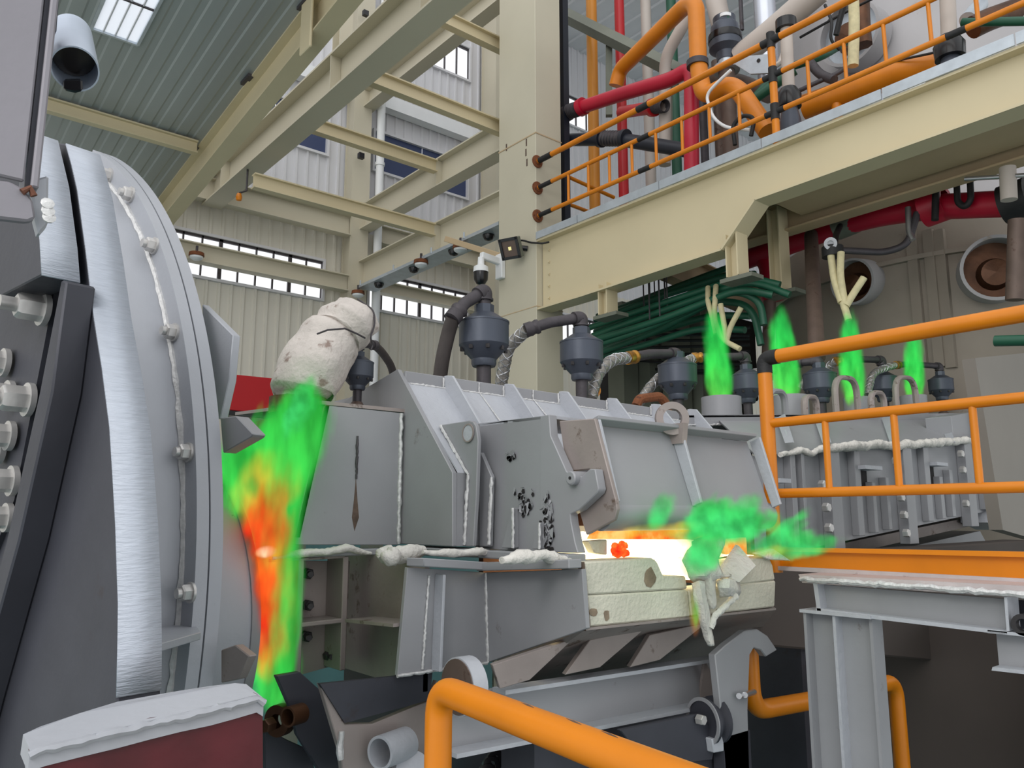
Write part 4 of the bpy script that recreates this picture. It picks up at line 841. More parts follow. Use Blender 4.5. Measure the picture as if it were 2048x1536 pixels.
fl = [PY(812, 1132, Y1), PY(968, 1140, Y1), PX(1164, 1136, 1.895)]
mb = MB(); mb.prism([fl[0], fl[1], fl[1] - EY * .07 + EX * .01, fl[0] - EY * .07 + EX * .03], (0, 0, .03)); mb.prism([fl[1], fl[2], fl[2] - EX * .06, fl[1] - EX * .06 - EY * .03], (0, 0, .03)); mb.build('top_flange', SI, t, bev=.003)
# end wall and recessed frame
XE1 = 1.53; XE2 = 1.66
prism('end_wall', [(XE2, Y1 + .02, 1.45), (XE2, YF + .35, 1.45), (XE2, YF + .35, .98), (XE2, Y1 + .02, .98)], (.02, 0, 0), M['silver_brown'], t)
prism('end_ledge', [PX(690, 1238, XE1), V((XE1, Y1 + .022, PX(800, 1250, XE1).z)), V((XE2, Y1 + .022, PX(800, 1250, XE1).z)), PX(690, 1238, XE1) + EX * .13], (0, 0, -.012), M['silver_brown'], t)
prism('end_lower_wall', [(XE2 + .05, Y1 + .02, .98), (XE2 + .05, YF + .3, .98), (XE2 + .05, YF + .3, .6), (XE2 + .05, Y1 + .02, .6)], (.02, 0, 0), M['dark_plate'], t)
None and prism('side_edge', [PY(815, 1135, Y1), PY(795, 1352, Y1), PY(795, 1352, Y1) + EX * .02, PY(815, 1135, Y1) + EX * .02], (0, .06, 0), M['silver_light'], t)
prism('frame_back', LY(((600, 1122), (700, 1122), (690, 1325), (600, 1350)), YF + .14), (0, .02, 0), M['silver_brown'], t)
fbm = M['silver_brown']
for nm, a in (('frame_bar', ((597, 1118), (609, 1118), (602, 1355), (588, 1355))), ('frame_bar', ((687, 1112), (698, 1112), (691, 1340), (680, 1342))), ('frame_bar', ((600, 1112), (690, 1106), (690, 1116), (600, 1122))), ('frame_bar', ((602, 1246), (684, 1237), (684, 1246), (602, 1255)))):
    prism(nm, LY(a, YF), (0, .14, 0), fbm, t, .003)
prism('frame_top', [PY(540, 1118, YF), PY(690, 1108, YF), PY(690, 1108, YF) + EY * .4, PY(540, 1118, YF) + EY * .4], (0, 0, -.012), fbm, t)
for px, py in ((613, 1147), (668, 1147), (613, 1210), (666, 1208), (610, 1272), (665, 1272), (655, 1310)):
    p = PY(px, py, YF + .13); o = MB().hexn(p, -EY, .022, .03).build('bolt', M['bolt_dark'], t); MB().tube([p - EY * .02, p - EY * .06 - EX * .01], .011, 10).build('bolt_end', M['bolt_dark'], o)
# belly: sloping bottom plates and spout underside with gussets
None and prism('belly_plate', [PX(640, 1365, 1.5), PX(690, 1445, 1.5), PX(690, 1445, 1.5) + V((.7, -.15, .08)), PX(640, 1365, 1.5) + V((.75, 0, .02))], (0, 0, -.02), M['dark_plate'], t)
prism('belly_side', LY(((640, 1368), (800, 1352), (866, 1332), (860, 1400), (690, 1446)), 2.51), (0, .02, 0), M['dark_plate'], t)
us = [PY(1176, 1256, 1.97), PY(1552, 1218, 1.97), PY(1520, 1262, 2.4), PY(1440, 1310, 2.55), PY(1010, 1372, 2.52), PX(1000, 1330, 2.0)]
prism('spout_underside', us, (0, .02, .02), M['silver_brown'], t)
for a in (((1148, 1277), (1060, 1360), (1000, 1378), (985, 1330)), ((1292, 1256), (1200, 1335), (1130, 1350), (1180, 1280)), ((1415, 1245), (1320, 1320), (1260, 1335), (1300, 1270))):
    prism('underside_gusset', LY(a, 2.1), (.012, .03, 0), M['silver_brown'], t, .002)
# ------------------------------------------------------------------ insulation wool in the joint
def wool(label, pts, r, y, flat=.7, mat='wool'):
    d = dens([PY(a, b, y) for a, b in pts], .012); n = len(d)
    R = [r * (.45 + .55 * min(1, 4 * min(i, n - 1 - i) / n)) * (1 + .35 * NZ.noise(d[i] * 22)) for i in range(n)]
    d = [p + NZ.noise_vector(p * 12) * r * .45 for p in d]
    return tag(MB().tube(d, R, 10, jit=.12, flat=flat).build('wool_strip', M[mat], ang=70), label, 'insulation')
wool('white wool strip at the left of the joint under the front panel', ((545, 1116), (620, 1104), (690, 1098), (740, 1106)), .022, 2.88)
wool('thick torn white wool tuft in the joint right of the front panel', ((756, 1108), (785, 1110), (820, 1105), (850, 1100)), .036, 2.62, 1.0)
wool('ragged wool end drooping over the trough end wall', ((768, 1112), (778, 1120), (800, 1112)), .03, 2.58, 1.0)
wool('white wool strip in the joint below the lifting lug', ((845, 1104), (900, 1106), (960, 1103), (1000, 1108)), .02, 2.46)
wool('folded white wool pad in the joint below the paint flakes', ((1005, 1122), (1040, 1113), (1090, 1112), (1135, 1122)), .03, 2.02, .75)
# ------------------------------------------------------------------ preheater tunnel (second section)
t = tun = thing('preheater_tunnel', 'ribbed silver preheating tunnel climbing to the vessel behind the orange rails', 'furnace tunnel', (5.6, 2.9, 1.4))
YB2, YT2 = 2.53, 2.9
lw = [(1500, 912), (1640, 896), (1760, 890), (1880, 887), (1990, 880)]
bt = [(1480, 1118), (1590, 1100), (1665, 1086), (1800, 1052), (2000, 1012)]
up0 = LY([lw[0], lw[-1]], YB2); dn0 = LY([bt[0], bt[-1]], YB2)
prism('lower_wall', [up0[0], up0[1], dn0[1], dn0[0]], (0, .02, 0), M['silver'], t)
tpz = LY(((1440, 846), (1990, 842)), YT2); fpz = LY(((1380, 831), (1960, 826)), YT2 + .01)
prism('cover_slope', [tpz[0], tpz[1], up0[1] - EY * .03, up0[0] - EY * .03], (0, .01, .02), M['silver'], t)
fa = [PY(1375, 830, YT2), PY(1990, 826, YT2), PY(1990, 844, YT2), PY(1375, 850, YT2)]
prism('cover_fascia', fa, (0, .02, 0), M['silver'], t, .003)
prism('cover_top', [fa[0], fa[1], fa[1] + EY * 1.1, fa[0] + EY * 1.1], (0, 0, -.015), M['silver'], t)
weld([fa[3] - EY * .005, fa[2] - EY * .005], .006, t)
def c_line(px): # x on the cover slope foot for a pixel column
    return PY(px, 888, YB2).x
for a, b in ((1628, 1645), (1763, 1780), (1875, 1896), (1552, 1570)):
    T = PY(a, 836, YT2 - .01); B = PY(b, 886, YB2 - .05)
    prism('cover_fin', [T, B, B - EY * .05 - EZ * .0, T - EY * .06 + EZ * .02], (.014, 0, 0), M['silver_light'], t)
prism('cover_end_block', LY(((1902, 832), (1945, 824), (1947, 876), (1908, 880)), YB2 + .02), (.0, .2, 0), M['silver'], t, .004)
prism('cover_end_plate', LY(((1952, 822), (1982, 838), (1984, 878), (1956, 872)), YB2 - .02), (.02, .0, 0), M['silver_light'], t, .002)
def zlow(x): return dn0[0].z + (x - dn0[0].x) / (dn0[1].x - dn0[0].x) * (dn0[1].z - dn0[0].z)
def zup(x): return up0[0].z + (x - up0[0].x) / (up0[1].x - up0[0].x) * (up0[1].z - up0[0].z)
for px, wd, dp, z0, z1 in ((1575, .05, .05, 0, 0), (1592, .03, .06, 0, 0), (1653, .12, .07, -.12, 0), (1705, .07, .05, 0, 0), (1735, .04, .05, 0, .22), (1763, .04, .05, 0, .2), (1802, .13, .07, -.12, 0), (1846, .08, .05, 0, 0), (1872, .05, .05, 0, .24), (1893, .05, .05, 0, .2), (1927, .13, .07, -.1, 0), (1962, .09, .05, 0, 0), (1992, .06, .08, -.05, 0)):
    x = PY(px, 1000, YB2).x
    MB().box((x - wd / 2, YB2 - dp, zlow(x) + z0), (x + wd / 2, YB2, zup(x) - z1)).build('wall_rib', M['silver'], t, bev=.003)
for px, py, w_ in ((1730, 936, 60), (1868, 929, 44), (1552, 962, 34)):
    p = PY(px, py, YB2 - .04); k = wr(w_, p) * 1.15
    MB().box((p.x - k, p.y - .06, p.z - .012), (p.x + k, YB2, p.z + .012)).build('shelf_plate', M['silver_light'], t, smooth=False)
    MB().box((p.x - k * .8, YB2 - .004, p.z - .15), (p.x + k * .8, YB2 + .0, p.z - .014)).build('hatch_recess', M['dark_void'], t, smooth=False)
for px, py in ((1640, 970), (1648, 1015), (1653, 1056), (1787, 922), (1797, 995), (1803, 1030), (1808, 1066), (1917, 908), (1921, 940), (1927, 1007)):
    p = PY(px, py, YB2 - .072); MB().hexn(p, -EY, .028, .035).build('bolt', M['bolt'], t)
prism('bottom_plate', [dn0[0], dn0[1], dn0[1] + EY * 1.0, dn0[0] + EY * 1.0], (0, 0, -.02), M['silver'], t)
prism('support_channel', LY(((1660, 1092), (1990, 1024), (1985, 1042), (1690, 1110)), YB2 + .2), (0, .3, 0), M['silver_brown'], t)
prism('support_channel', LY(((1800, 1098), (1960, 1062), (1975, 1090), (1850, 1104)), YB2 + .3), (0, .3, 0), M['silver'], t)
prism('end_bracket', LY(((1975, 1000), (2003, 1000), (2005, 1060), (1975, 1045)), YB2 - .03), (0, .2, 0), M['silver_light'], t)
wool('rough white wool bead running along the tunnel cover edge', [(1560, 908), (1600, 902), (1620, 908), (1645, 898), (1700, 893), (1760, 888), (1800, 892), (1850, 886), (1900, 884), (1985, 878)], .032, YB2 - .06, .9)
# four gas stacks on the tunnel with lifting handles
for i, (px, w_, y0, y1) in enumerate(((1442, 78, 795, 836), (1580, 70, 792, 834), (1717, 58, 796, 832), (1826, 50, 792, 830))):
    a, b = PY(px, y0, 3.2), PY(px, y1, 3.2); r = wr(w_, a); b = V((a.x, a.y, b.z - .1))
    o = MB().lathe(b, EZ, [(r, 0), (r, a.z - b.z), (r * .93, a.z - b.z), (r * .93, .05)], 32).build('gas_stack', M['silver'], t)
    weld([a + V((r * .8, -r * .6, 0)), V((a.x + r * .8, a.y - r * .6, b.z + .08))], .007, o)
for px, w_, mt in ((1555, 32, 'silver'), (1622, 24, 'silver_brown'), (1695, 44, 'silver_brown'), (1757, 26, 'silver_brown'), (1815, 40, 'silver_brown')):
    a, b = PY(px - w_ / 2, 834, 2.98), PY(px + w_ / 2, 834, 2.98); k = (b - a).length * .9
    MB().tube(fil([a, a + EZ * k, b + EZ * k, b], k * .45, 6), .028, 8, flat=.7).build('lifting_handle', M[mt], t)
t2 = thing('tunnel_footing', 'pale duct casing at the right end of the tunnel below the vessel', 'casing', (8.6, 2.4, 0))
MB().prism(LY(((1950, 716), (2110, 700), (2110, 1090), (2006, 1060)), 1.45), (0, .06, 0)).build('casing_panel', M['casing_grey'], t2)
MB().box((PY(2080, 800, 1.45).x, 1.52, -2.5), (PY(2080, 800, 1.45).x + .3, 1.58, 2.4)).build('casing_leg', M['casing_grey'], t2)

# ------------------------------------------------------------------ gas valves on the roofs, with elbow, pipe and hose
def valve(label, cx, cy, wpx, y, zbase, elbow, run, coup, hose, mat_h, brass=False, grp=None, legk=1.0):
    c = PY(cx, cy, y); k = wr(wpx, c)
    if not zbase: zbase = fa[0].z + (c.x - fa[0].x) / (fa[1].x - fa[0].x) * (fa[1].z - fa[0].z) + .012
    t = thing('gas_valve', label, 'valve', (c.x, c.y, zbase))
    MB().lathe(c - EZ * k * 1.25, EZ, [(0, 0), (k * .45, 0), (k * .5, k * .1), (k * .5, k * .28), (k * .95, k * .78), (k, k * .85), (k, k * 1.75), (0, k * 1.75)], 36).build('body', M['valve'], t)
    MB().lathe(c + EZ * k * .5, EZ, [(0, 0), (k * 1.02, 0), (k * 1.02, k * .07), (k * .9, k * .12), (k * .45, k * .42), (0, k * .42)], 36).build('lid_cone', M['valve'], t)
    MB().lathe(c + EZ * k * .9, EZ, [(0, 0), (k * .4, 0), (k * .4, k * .36), (0, k * .36)], 8).build('hex_collar', M['valve'], t)
    for a in range(8):
        a = a * math.pi / 4 + .3; q = c + V((math.cos(a), math.sin(a), 0)) * k * .88 - EZ * k * .5
        MB().hexn(q, -EZ, k * .09, k * .16).build('bolt', M['bolt_dark'], t)
    MB().tube([V((c.x, c.y, zbase - .03)), c - EZ * k * 1.2], k * .29, 16).build('foot_pipe', M['iron'], t)
    MB().lathe(V((c.x, c.y, zbase)), EZ, [(0, 0), (k * .42, 0), (k * .42, .02), (k * .32, .03), (0, .03)], 16).build('foot_collar', M['pipe_brown'], t)
    e = PY(elbow[0], elbow[1], y); e = V((c.x, c.y, e.z)); r = k * .27
    P1 = [PY(a, b, d) for a, b, d in run]
    MB().tube([c + EZ * k * 1.2, e - EZ * r * .9], r, 16).build('neck_pipe', M['iron'], t)
    MB().tube(fil([e - EZ * r * 1.3, e, e.lerp(P1[0], min(1, r * 1.5 / max((P1[0] - e).length, .01)))], r * 1.4, 8), r * 1.22, 16).build('elbow', M['iron'], t)
    MB().lathe(e - EZ * r * 1.5, EZ, [(r, 0), (r * 1.38, 0), (r * 1.38, r * .3), (r, r * .3)], 16).build('elbow_rim', M['iron'], t)
    MB().tube([e] + P1, r * .92, 16).build('side_pipe', M['iron'], t)
    cp = P1[-1]; dd = (cp - (P1[-2] if len(P1) > 1 else e)).normalized()
    MB().lathe(cp - dd * r * .5, dd, [(0, 0), (r * 1.22, 0), (r * 1.3, r * .4), (r * 1.1, r * .9), (r * 1.28, r * 1.4), (r * 1.25, r * 2.4), (0, r * 2.4)], 16).build('coupling', M['brass' if brass else 'iron'], t)
    if hose:
        hp = [cp + dd * r * 1.5] + [PY(a, b, d) for a, b, d in hose]
        h = MB().tube(fil(hp, .18, 8), r * 1.05, 16).build('hose', M[mat_h], t)
        if mat_h == 'braid':
            d = dens(fil(hp, .18, 8), r * .22)
            for s_, ph in ((1, 0), (1, 2.1), (1, 4.2), (-1, 0), (-1, 2.1), (-1, 4.2)):
                pts = []
                for i, p in enumerate(d):
                    tt = (d[min(i + 1, len(d) - 1)] - d[max(0, i - 1)]).normalized(); s1 = tt.cross(EY).normalized(); s2 = tt.cross(s1); a = ph + s_ * i * .35
                    pts.append(p + (s1 * math.cos(a) + s2 * math.sin(a)) * r * 1.06)
                MB().tube(pts, r * .09, 4).build('braid_wire', M['steel'], h)
    return t
YV = 3.45
v1 = valve('largest dark grey gas valve with black rubber hose on its left', 968, 672, 100, YV, 2.225, (968, 582), [(930, 606, 3.45), (917, 622, 3.45)], None, [(897, 665, 3.5), (884, 720, 3.55), (878, 775, 3.6)], 'hose_rubber')
valve('second dark grey gas valve with a braided hose running behind the first', 1163, 708, 86, YV, 2.2, (1159, 635), [(1100, 645, 3.5), (1072, 654, 3.55)], None, [(1040, 672, 3.65), (1015, 695, 3.75), (1000, 780, 3.85)], 'braid')
valve('third grey gas valve with a brass coupling and braided hose behind the second', 1355, 752, 77, YV, 2.17, (1345, 706), [(1300, 708, 3.5), (1268, 714, 3.5)], None, [(1225, 718, 3.5), (1195, 745, 3.5), (1182, 795, 3.5)], 'braid', True)
valve('fourth grey gas valve behind the taped railing corner', 1494, 768, 62, YV, 0, (1488, 712), [(1420, 714, 3.55), (1400, 715, 3.6)], None, [(1350, 735, 3.6), (1310, 760, 3.6), (1275, 810, 3.65)], 'braid', True)
valve('fifth grey gas valve between the second and third burner flames', 1640, 766, 64, YV, 0, (1635, 722), [(1600, 725, 3.6)], None, [(1560, 738, 3.7), (1510, 745, 3.8), (1475, 765, 3.9)], 'braid')
valve('sixth grey gas valve between the third and fourth burner flames', 1767, 770, 54, YV, 0, (1756, 718), [(1710, 718, 3.55), (1680, 722, 3.6)], None, [(1655, 735, 3.7), (1620, 750, 3.8), (1600, 775, 3.9)], 'braid', True)
valve('seventh and smallest grey gas valve farthest along the tunnel', 1882, 772, 46, 3.2, 0, (1870, 730), [(1820, 728, 3.3), (1796, 730, 3.3)], None, [(1775, 735, 3.35), (1745, 745, 3.4), (1735, 790, 3.4)], 'braid', True)
t = valve('tilted black gas valve half hidden behind the wrapped stack', 716, 742, 62, 3.2, 2.09, (735, 690), [(745, 690, 3.3)], None, [(765, 705, 3.4), (785, 735, 3.5), (790, 775, 3.6)], 'hose_rubber')
# flange plate and studs under the first valve
t = thing('valve_flange', 'grey flange plate with bolts under the largest valve', 'flange', V((PY(985, 760, 3.4).x, 3.4, 2.24)))
fc = V((PY(990, 765, 3.4).x, 3.4, 2.222)); MB().lathe(fc, EZ, [(0, 0), (.26, 0), (.26, .018), (0, .018)], 28).build('plate', M['iron'], t)
for a in range(6): q = fc + V((math.cos(a * 1.047 + .4), math.sin(a * 1.047 + .4), 0)) * .21 + EZ * .018; MB().hexn(q, EZ, .018, .035).build('bolt', M['bolt_dark'], t)
t = thing('orange_pipe_end', 'small open orange pipe end behind the second valve', 'pipe', PY(1186, 782, 3.75)); q = PY(1186, 782, 3.7)
MB().lathe(q, (-.4, -1, 0), [(.045, -.12), (.045, .03), (.035, .03), (.034, -.1)], 20).build('pipe_end', M['orange_pale'], t)
MB().tube([q + V((.03, .06, 0)), V((q.x + .03, q.y + .06, 2.2))], .02, 8).build('bracket', M['iron'], t)
# brown handle bar behind the door
tag(MB().tube(fil([PY(1272, 812, 3.2), PY(1278, 798, 3.2), PY(1322, 792, 3.2), PY(1338, 820, 3.2)], .05), .03, 10).build('rusty_bar', M['rust']), 'bent rusty brown bar lying on the hood roof behind the lifting eye', 'bar')

# ------------------------------------------------------------------ wrapped stack at the mouth
t = ws = thing('wrapped_stack', 'leaning burner stack wrapped in dirty white fibre blanket', 'stack', PY(600, 800, 3.2))
def sack(pts, rad, name, seg=30, flat=.8, sc=7, amp=.022):
    d = []; R = []; n = 14
    for i in range(len(pts) - 1):
        for k in range(n): f = k / n; d.append(pts[i].lerp(pts[i + 1], f)); f2 = f * f * (3 - 2 * f); R.append(rad[i] * (1 - f2) + rad[i + 1] * f2)
    d.append(pts[-1]); R.append(rad[-1])
    mb = MB(); mb.tube(d, R, seg, flat=flat)
    mb.v = [v + NZ.noise_vector(v * sc) * amp + NZ.noise_vector(v * 24) * amp * .25 for v in mb.v]
    return mb.build(name, M['wool_dirty'], t, ang=80)
s_ = lambda x, y, d=3.15: PY(x, y, d)
lo = sack([s_(598, 800), s_(603, 775), s_(625, 735), s_(655, 690), s_(682, 660)], [wr(w_, s_(620, 700)) for w_ in (98, 150, 166, 150, 112)], 'lower_wrap')
hi_ = sack([s_(674, 672, 3.12), s_(690, 655, 3.12), s_(708, 636, 3.12), s_(724, 622, 3.12)], [wr(w_, s_(620, 700)) for w_ in (124, 146, 126, 60)], 'upper_wrap')
MB().prism([s_(720, 612, 3.05), s_(748, 612, 3.1), s_(767, 656, 3.1), s_(738, 680, 3.05), s_(715, 665, 3.0)], (0, .12, 0)).build('loose_corner', M['wool_dirty'], t, bev=.02)
tube('binding_wire', dens([s_(634, 668, 2.93), s_(655, 660, 2.9), s_(690, 657, 2.88), s_(715, 668, 2.9), s_(730, 676, 2.93)], .03), .004, M['iron'], t, seg=6)
tube('binding_wire', fil([s_(715, 598, 3.05), s_(748, 620, 2.98), s_(750, 650, 2.98), s_(740, 675, 2.98), s_(746, 690, 3.0), s_(742, 700, 3.0)], .03), .004, M['iron'], t, seg=6)
MB().lathe(s_(596, 806), EZ, [(.07, -.05), (.12, -.05), (.12, .02), (.07, .02)], 24).build('foot_ring', M['burnt'], t)
# ------------------------------------------------------------------ big drum with bolted flange at the left
AL = math.radians(-10); TN = V((math.sin(AL), math.cos(AL), 0)); NN = V((math.cos(AL), -math.sin(AL), 0))
DC = V((.59, 4.683, 1.358)); DR = 2.087
t = dr = thing('drum', 'huge silver drum with bolted double flange, thick cradle plates and red primer foot', 'drum', (.5, 3.0, -.7))
A0, A1 = math.radians(112), math.radians(212)
def arc_ring(name, r0, r1, n0, n1, mat, seg=72, a0=A0, a1=A1):
    return MB().ring(DC + NN * n0, NN, r0, r1, n1 - n0, seg, a0, a1, ref=TN).build(name, M[mat], t, ang=40)
# axis frame check: lathe uses e1=ref, e2=ax x e1
def ang_of(p): d = p - DC; e2 = NN.cross(TN); return math.atan2(d.dot(e2), d.dot(TN))
fa0 = ang_of(V((.7, 3.45, 3.2))); fa1 = ang_of(V((.9, 2.6, .45)))
if fa1 < fa0: fa1 += 2 * math.pi
arc_ring('front_flange', 1.9, DR, -.092, -.05, 'silver_flange', 80, fa0 - .12, fa1)
arc_ring('rear_flange', 1.6, DR, -.044, 0, 'silver_flange', 80, fa0 - .12, fa1)
mb = MB(); mb.lathe(DC - NN * .75, NN, [(1.985, 0), (2.0, .658)], 80, fa0 - .12, fa1, ref=TN); mb.build('shell', M['silver_flange'], t, ang=50)
e2 = NN.cross(TN)
def onring(a, r, n): return DC + NN * n + (TN * math.cos(a) + e2 * math.sin(a)) * r
da = (fa1 - fa0 + .12) / 90
weld([onring(fa0 - .1 + da * i, 2.005, -.094) for i in range(90)], .012, t)
pl = DC - NN * .092
for q in ((220, 352), (263, 390), (310, 492), (350, 665), (378, 905), (383, 1185)):
    p = PN(*q, pl, NN); b = MB().hexn(p, -NN, .027, .036).build('bolt', M['bolt'], t)
    MB().lathe(p, -NN, [(0, 0), (.033, 0), (.033, .008), (0, .008)], 20).build('washer', M['bolt'], b)
    MB().tube([p - NN * .03, p - NN * .05], .016, 12).build('bolt_end', M['bolt'], b)
# mouth tube
TC = V((1.08, 3.555, 1.198)); TR = .667
b0, b1 = 0, 2 * math.pi
mt = MB().lathe(TC - NN * .30, NN, [(TR * 1.0, 0), (TR, .30), (TR * .955, .30), (TR * .95, 0), (TR, 0)], 72).build('mouth_tube', M['silver_flange'], t, ang=40)
MB().lathe(TC - NN * .02, NN, [(TR * .955, .024), (TR * 1.012, .024), (TR * 1.012, -.012), (TR * .955, -.012)], 72).build('mouth_rim', M['silver'], mt)
MB().lathe(TC - NN * .2, NN, [(0, 0), (TR * .95, 0)], 48).build('mouth_lining', M['burnt'], mt)
# plates behind the flange
q_ = lambda x, y, n=.06: PN(x, y, DC + NN * n, NN)
prism('lug_plate', [q_(404, 608), q_(466, 670), q_(458, 760), (q_(440, 838)), q_(410, 830)], NN * .03, M['silver_flange'], t, .003)
prism('bracket_plate', [q_(440, 836, .03), q_(472, 832, .03), q_(506, 868, .03), q_(502, 874, .03), q_(446, 906, .03)], NN * .05, M['silver'], t, .003)
prism('debris_pocket', [q_(442, 1300, .02), q_(470, 1290, .02), q_(498, 1312, .02), q_(478, 1358, .02), q_(442, 1366, .02)], NN * .03, M['silver_brown'], t, .003)
# thick cradle plate: traced arc edge, 10 cm thick
P0 = PD(322, 1200, 1.5); pn = lambda x, y, k=0.0: PN(x, y, P0, NN) + NN * k
edge = [(200, 310), (212, 350), (225, 400), (245, 520), (262, 640), (282, 745), (300, 860), (308, 950), (315, 1050), (319, 1130), (322, 1200), (323, 1290), (322, 1380)]
TH = .08
pol = [pn(*q) for q in edge] + [pn(322, 1640), pn(-60, 1640), pn(-60, 640), pn(120, 300)]
prism('cradle_plate', pol, -NN * TH, M['dark_plate'], t, .004)
# pale flame cut edge faces as their own skin
es = [pn(*q) for q in edge]
mb = MB()
for a, b in zip(es, es[1:]):
    o = -EY * .003
    mb.face_block([a + o, b + o, b + o - NN * TH, a + o - NN * TH], [[0, 1, 2, 3]])
mb.v = [v + NZ.noise_vector(v * 30) * .001 for v in mb.v]
ed = mb.build('cut_edge', M['flame_cut'], t, ang=40); so = ed.modifiers.new('thick', 'SOLIDIFY'); so.thickness = .004
# outer second plate, only its upper part, with a gap between
n2 = -TH - .018
edge2 = [(200, 310), (225, 400), (245, 520), (252, 585)]
e2p = [pn(*q) + NN * n2 - EY * 0 for q in edge2]
prism('outer_cradle_plate', e2p + [e2p[-1] + TN * .3, e2p[-1] + TN * .5 + EZ * .3, e2p[0] + TN * .2], -NN * .075, M['dark_plate'], t, .003)
mb = MB()
for a, b in zip(e2p, e2p[1:]): mb.face_block([a - EY * .003, b - EY * .003, b - EY * .003 - NN * .075, a - EY * .003 - NN * .075], [[0, 1, 2, 3]])
ed = mb.build('cut_edge', M['flame_cut'], t, ang=40); so = ed.modifiers.new('thick', 'SOLIDIFY'); so.thickness = .004
# long dark diagonal gusset on the near face and the bolt row
fn = lambda x, y, k=.0: PN(x, y, P0 - NN * (TH + k), NN)
MB().prism([fn(182, 572), fn(192, 575), fn(165, 790), fn(100, 1080), fn(10, 1400), fn(-40, 1600), fn(-60, 1600), fn(-10, 1400), fn(75, 1080), fn(140, 790)], -NN * .06).build('diagonal_gusset', M['dark_plate'], t, bev=.004)
MB().prism([fn(-40, 430), fn(120, 446), fn(128, 540), fn(100, 690), fn(40, 1000), fn(-40, 1200)], -NN * .012).build('recess_plate', M['dark_plate'], t)
for q, s_ in (((92, 620), 1.0), ((62, 800), 1.0), ((22, 792), .95), ((24, 872), .9), ((30, 962), .9), ((14, 726), .9), ((20, 1035), .85), ((4, 900), .85)):
    p = fn(*q, .02); k = .03 * s_
    b = MB().hexn(p - NN * .012, -NN, k, .05 * s_).build('bolt', M['bolt'], t); MB().lathe(p, -NN, [(0, 0), (k * 1.3, 0), (k * 1.3, .012), (0, .012)], 20).build('washer', M['bolt'], b)
    MB().tube([p - NN * .05, p - NN * .085 * s_ - NN * .01], k * .55, 12).build('bolt_end', M['bolt'], b)
# foot plate
Yf = PD(525, 1395, 1.4).y
ft = [(58, 1500), (90, 1488), (160, 1472), (235, 1455), (300, 1438), (360, 1425), (420, 1412), (470, 1400), (512, 1388), (525, 1396), (526, 1560), (62, 1560)]
tz = LY(ft[:10], Yf)
prism('foot_plate', [p + V((0, 0, random.uniform(-.002, .002))) for p in LY(ft, Yf)], (0, .012, 0), M['primer'], t)
bk_ = [PY(x, y, Yf + .05) for x, y in ((45, 1468), (80, 1452), (160, 1426), (235, 1404), (300, 1392), (360, 1382), (420, 1372), (470, 1366), (492, 1368))]
mb = MB(); mb.prism([p + V((0, -.006, .0)) for p in tz[:10]] + bk_[::-1], (0, 0, -.03)); mb.v = [v + NZ.noise_vector(v * 25) * .0015 for v in mb.v]
mb.build('foot_top', M['silver_flange'], t)
d_ = dens([p + V((0, -.008, -.006)) for p in tz], .01)
MB().tube([p + V((0, 0, random.uniform(-.002, .0015))) for p in d_], [random.uniform(.005, .0085) for _ in d_], 7).build('weld_seam', M['silver_flange'], t)
prism('foot_block', [p for p in LY(((56, 1502), (525, 1400), (526, 1560), (60, 1560)), Yf + .014)], (0, .04, -.0), M['silver_flange'], t)
sq = [PZ(x, y, PN(322, 1285, DC - NN * .3, NN).z) for x, y in ((318, 1288), (402, 1264), (385, 1240), (318, 1240))]
prism('shelf_plate', sq, (0, 0, -.022), M['silver_flange'], t, .002)
# drum stand, out of the frame
MB().box((.1, 1.75, -2.5), (.55, 3.4, -.2)).build('stand', M['dark_plate'], t)
MB().box((.55, 2.8, -2.5), (.95, 4.2, -.4)).build('stand', M['dark_plate'], t)
# ------------------------------------------------------------------ grey post and housed camera at the upper left
t = thing('equipment_post', 'pale grey box post cropped by the left edge of the picture', 'post', (.3, 1.55, -.9))
yq = 1.50
def yl(x, y, d=0): return PY(x, y, yq + d)
a = yl(66, 200); b = yl(96, 200); l_ = yl(-60, 200)
MB().box((l_.x, yq, yl(40, 360).z), (a.x, yq + .012, 4.2)).build('front_plate', M['column_grey'], t, bev=.003)
MB().box((a.x + .003, yq + .012, yl(60, 375).z), (b.x - .01, yq + .02, 4.2)).build('recess_strip', M['dark_plate'], t)
MB().box((b.x - .012, yq - .003, yl(88, 380).z), (b.x, yq + .16, 4.2)).build('flange_edge', M['column_grey'], t, bev=.003)
MB().box((l_.x, yq + .02, yl(60, 300).z), (b.x - .012, yq + .16, 4.2)).build('core', M['column_grey'], t)
prism('bottom_bracket', [yl(-40, 356), yl(20, 362), yl(46, 376), yl(66, 400), yl(72, 436), yl(56, 443), yl(-40, 432)], (0, .02, 0), M['column_grey'], t, .004)
MB().tube([yl(44, 384, -.004), yl(60, 376, -.004), yl(68, 392, -.004)], .006, 8).build('burnt_notch', M['burnt'], t)
prism('side_bracket', [yl(60, 360, .03), yl(98, 350, .03), yl(96, 450, .03), yl(78, 470, .03), yl(70, 440, .03)], (0, .03, 0), M['silver_flange'], t, .004)
for q in ((94, 410), (95, 425), (97, 438)): MB().lathe(yl(*q, -.0), (0, -1, .3), [(0, 0), (.009, 0), (.011, .006), (0, .01)], 10).build('weld_lump', M['weld'], t)
dh = thing('dark_hanger', 'dark steel strap at the top edge beside the grey post', 'strap', PY(108, 30, 1.62))
MB().prism([PY(98, -20, 1.62), PY(119, -20, 1.62), PY(113, 62, 1.62), PY(98, 60, 1.62)], (0, .03, 0)).build('strap', M['dark_plate'], dh)
cb, cf = PD(142, 62, 1.78), PD(150, 138, 1.52)
t = thing('camera_housing', 'round pale blue camera hood with dark open front beside the grey post', 'camera', cb)
ax = (cf - cb).normalized(); r0 = 41 * 1.6 / F; Lh = (cf - cb).length
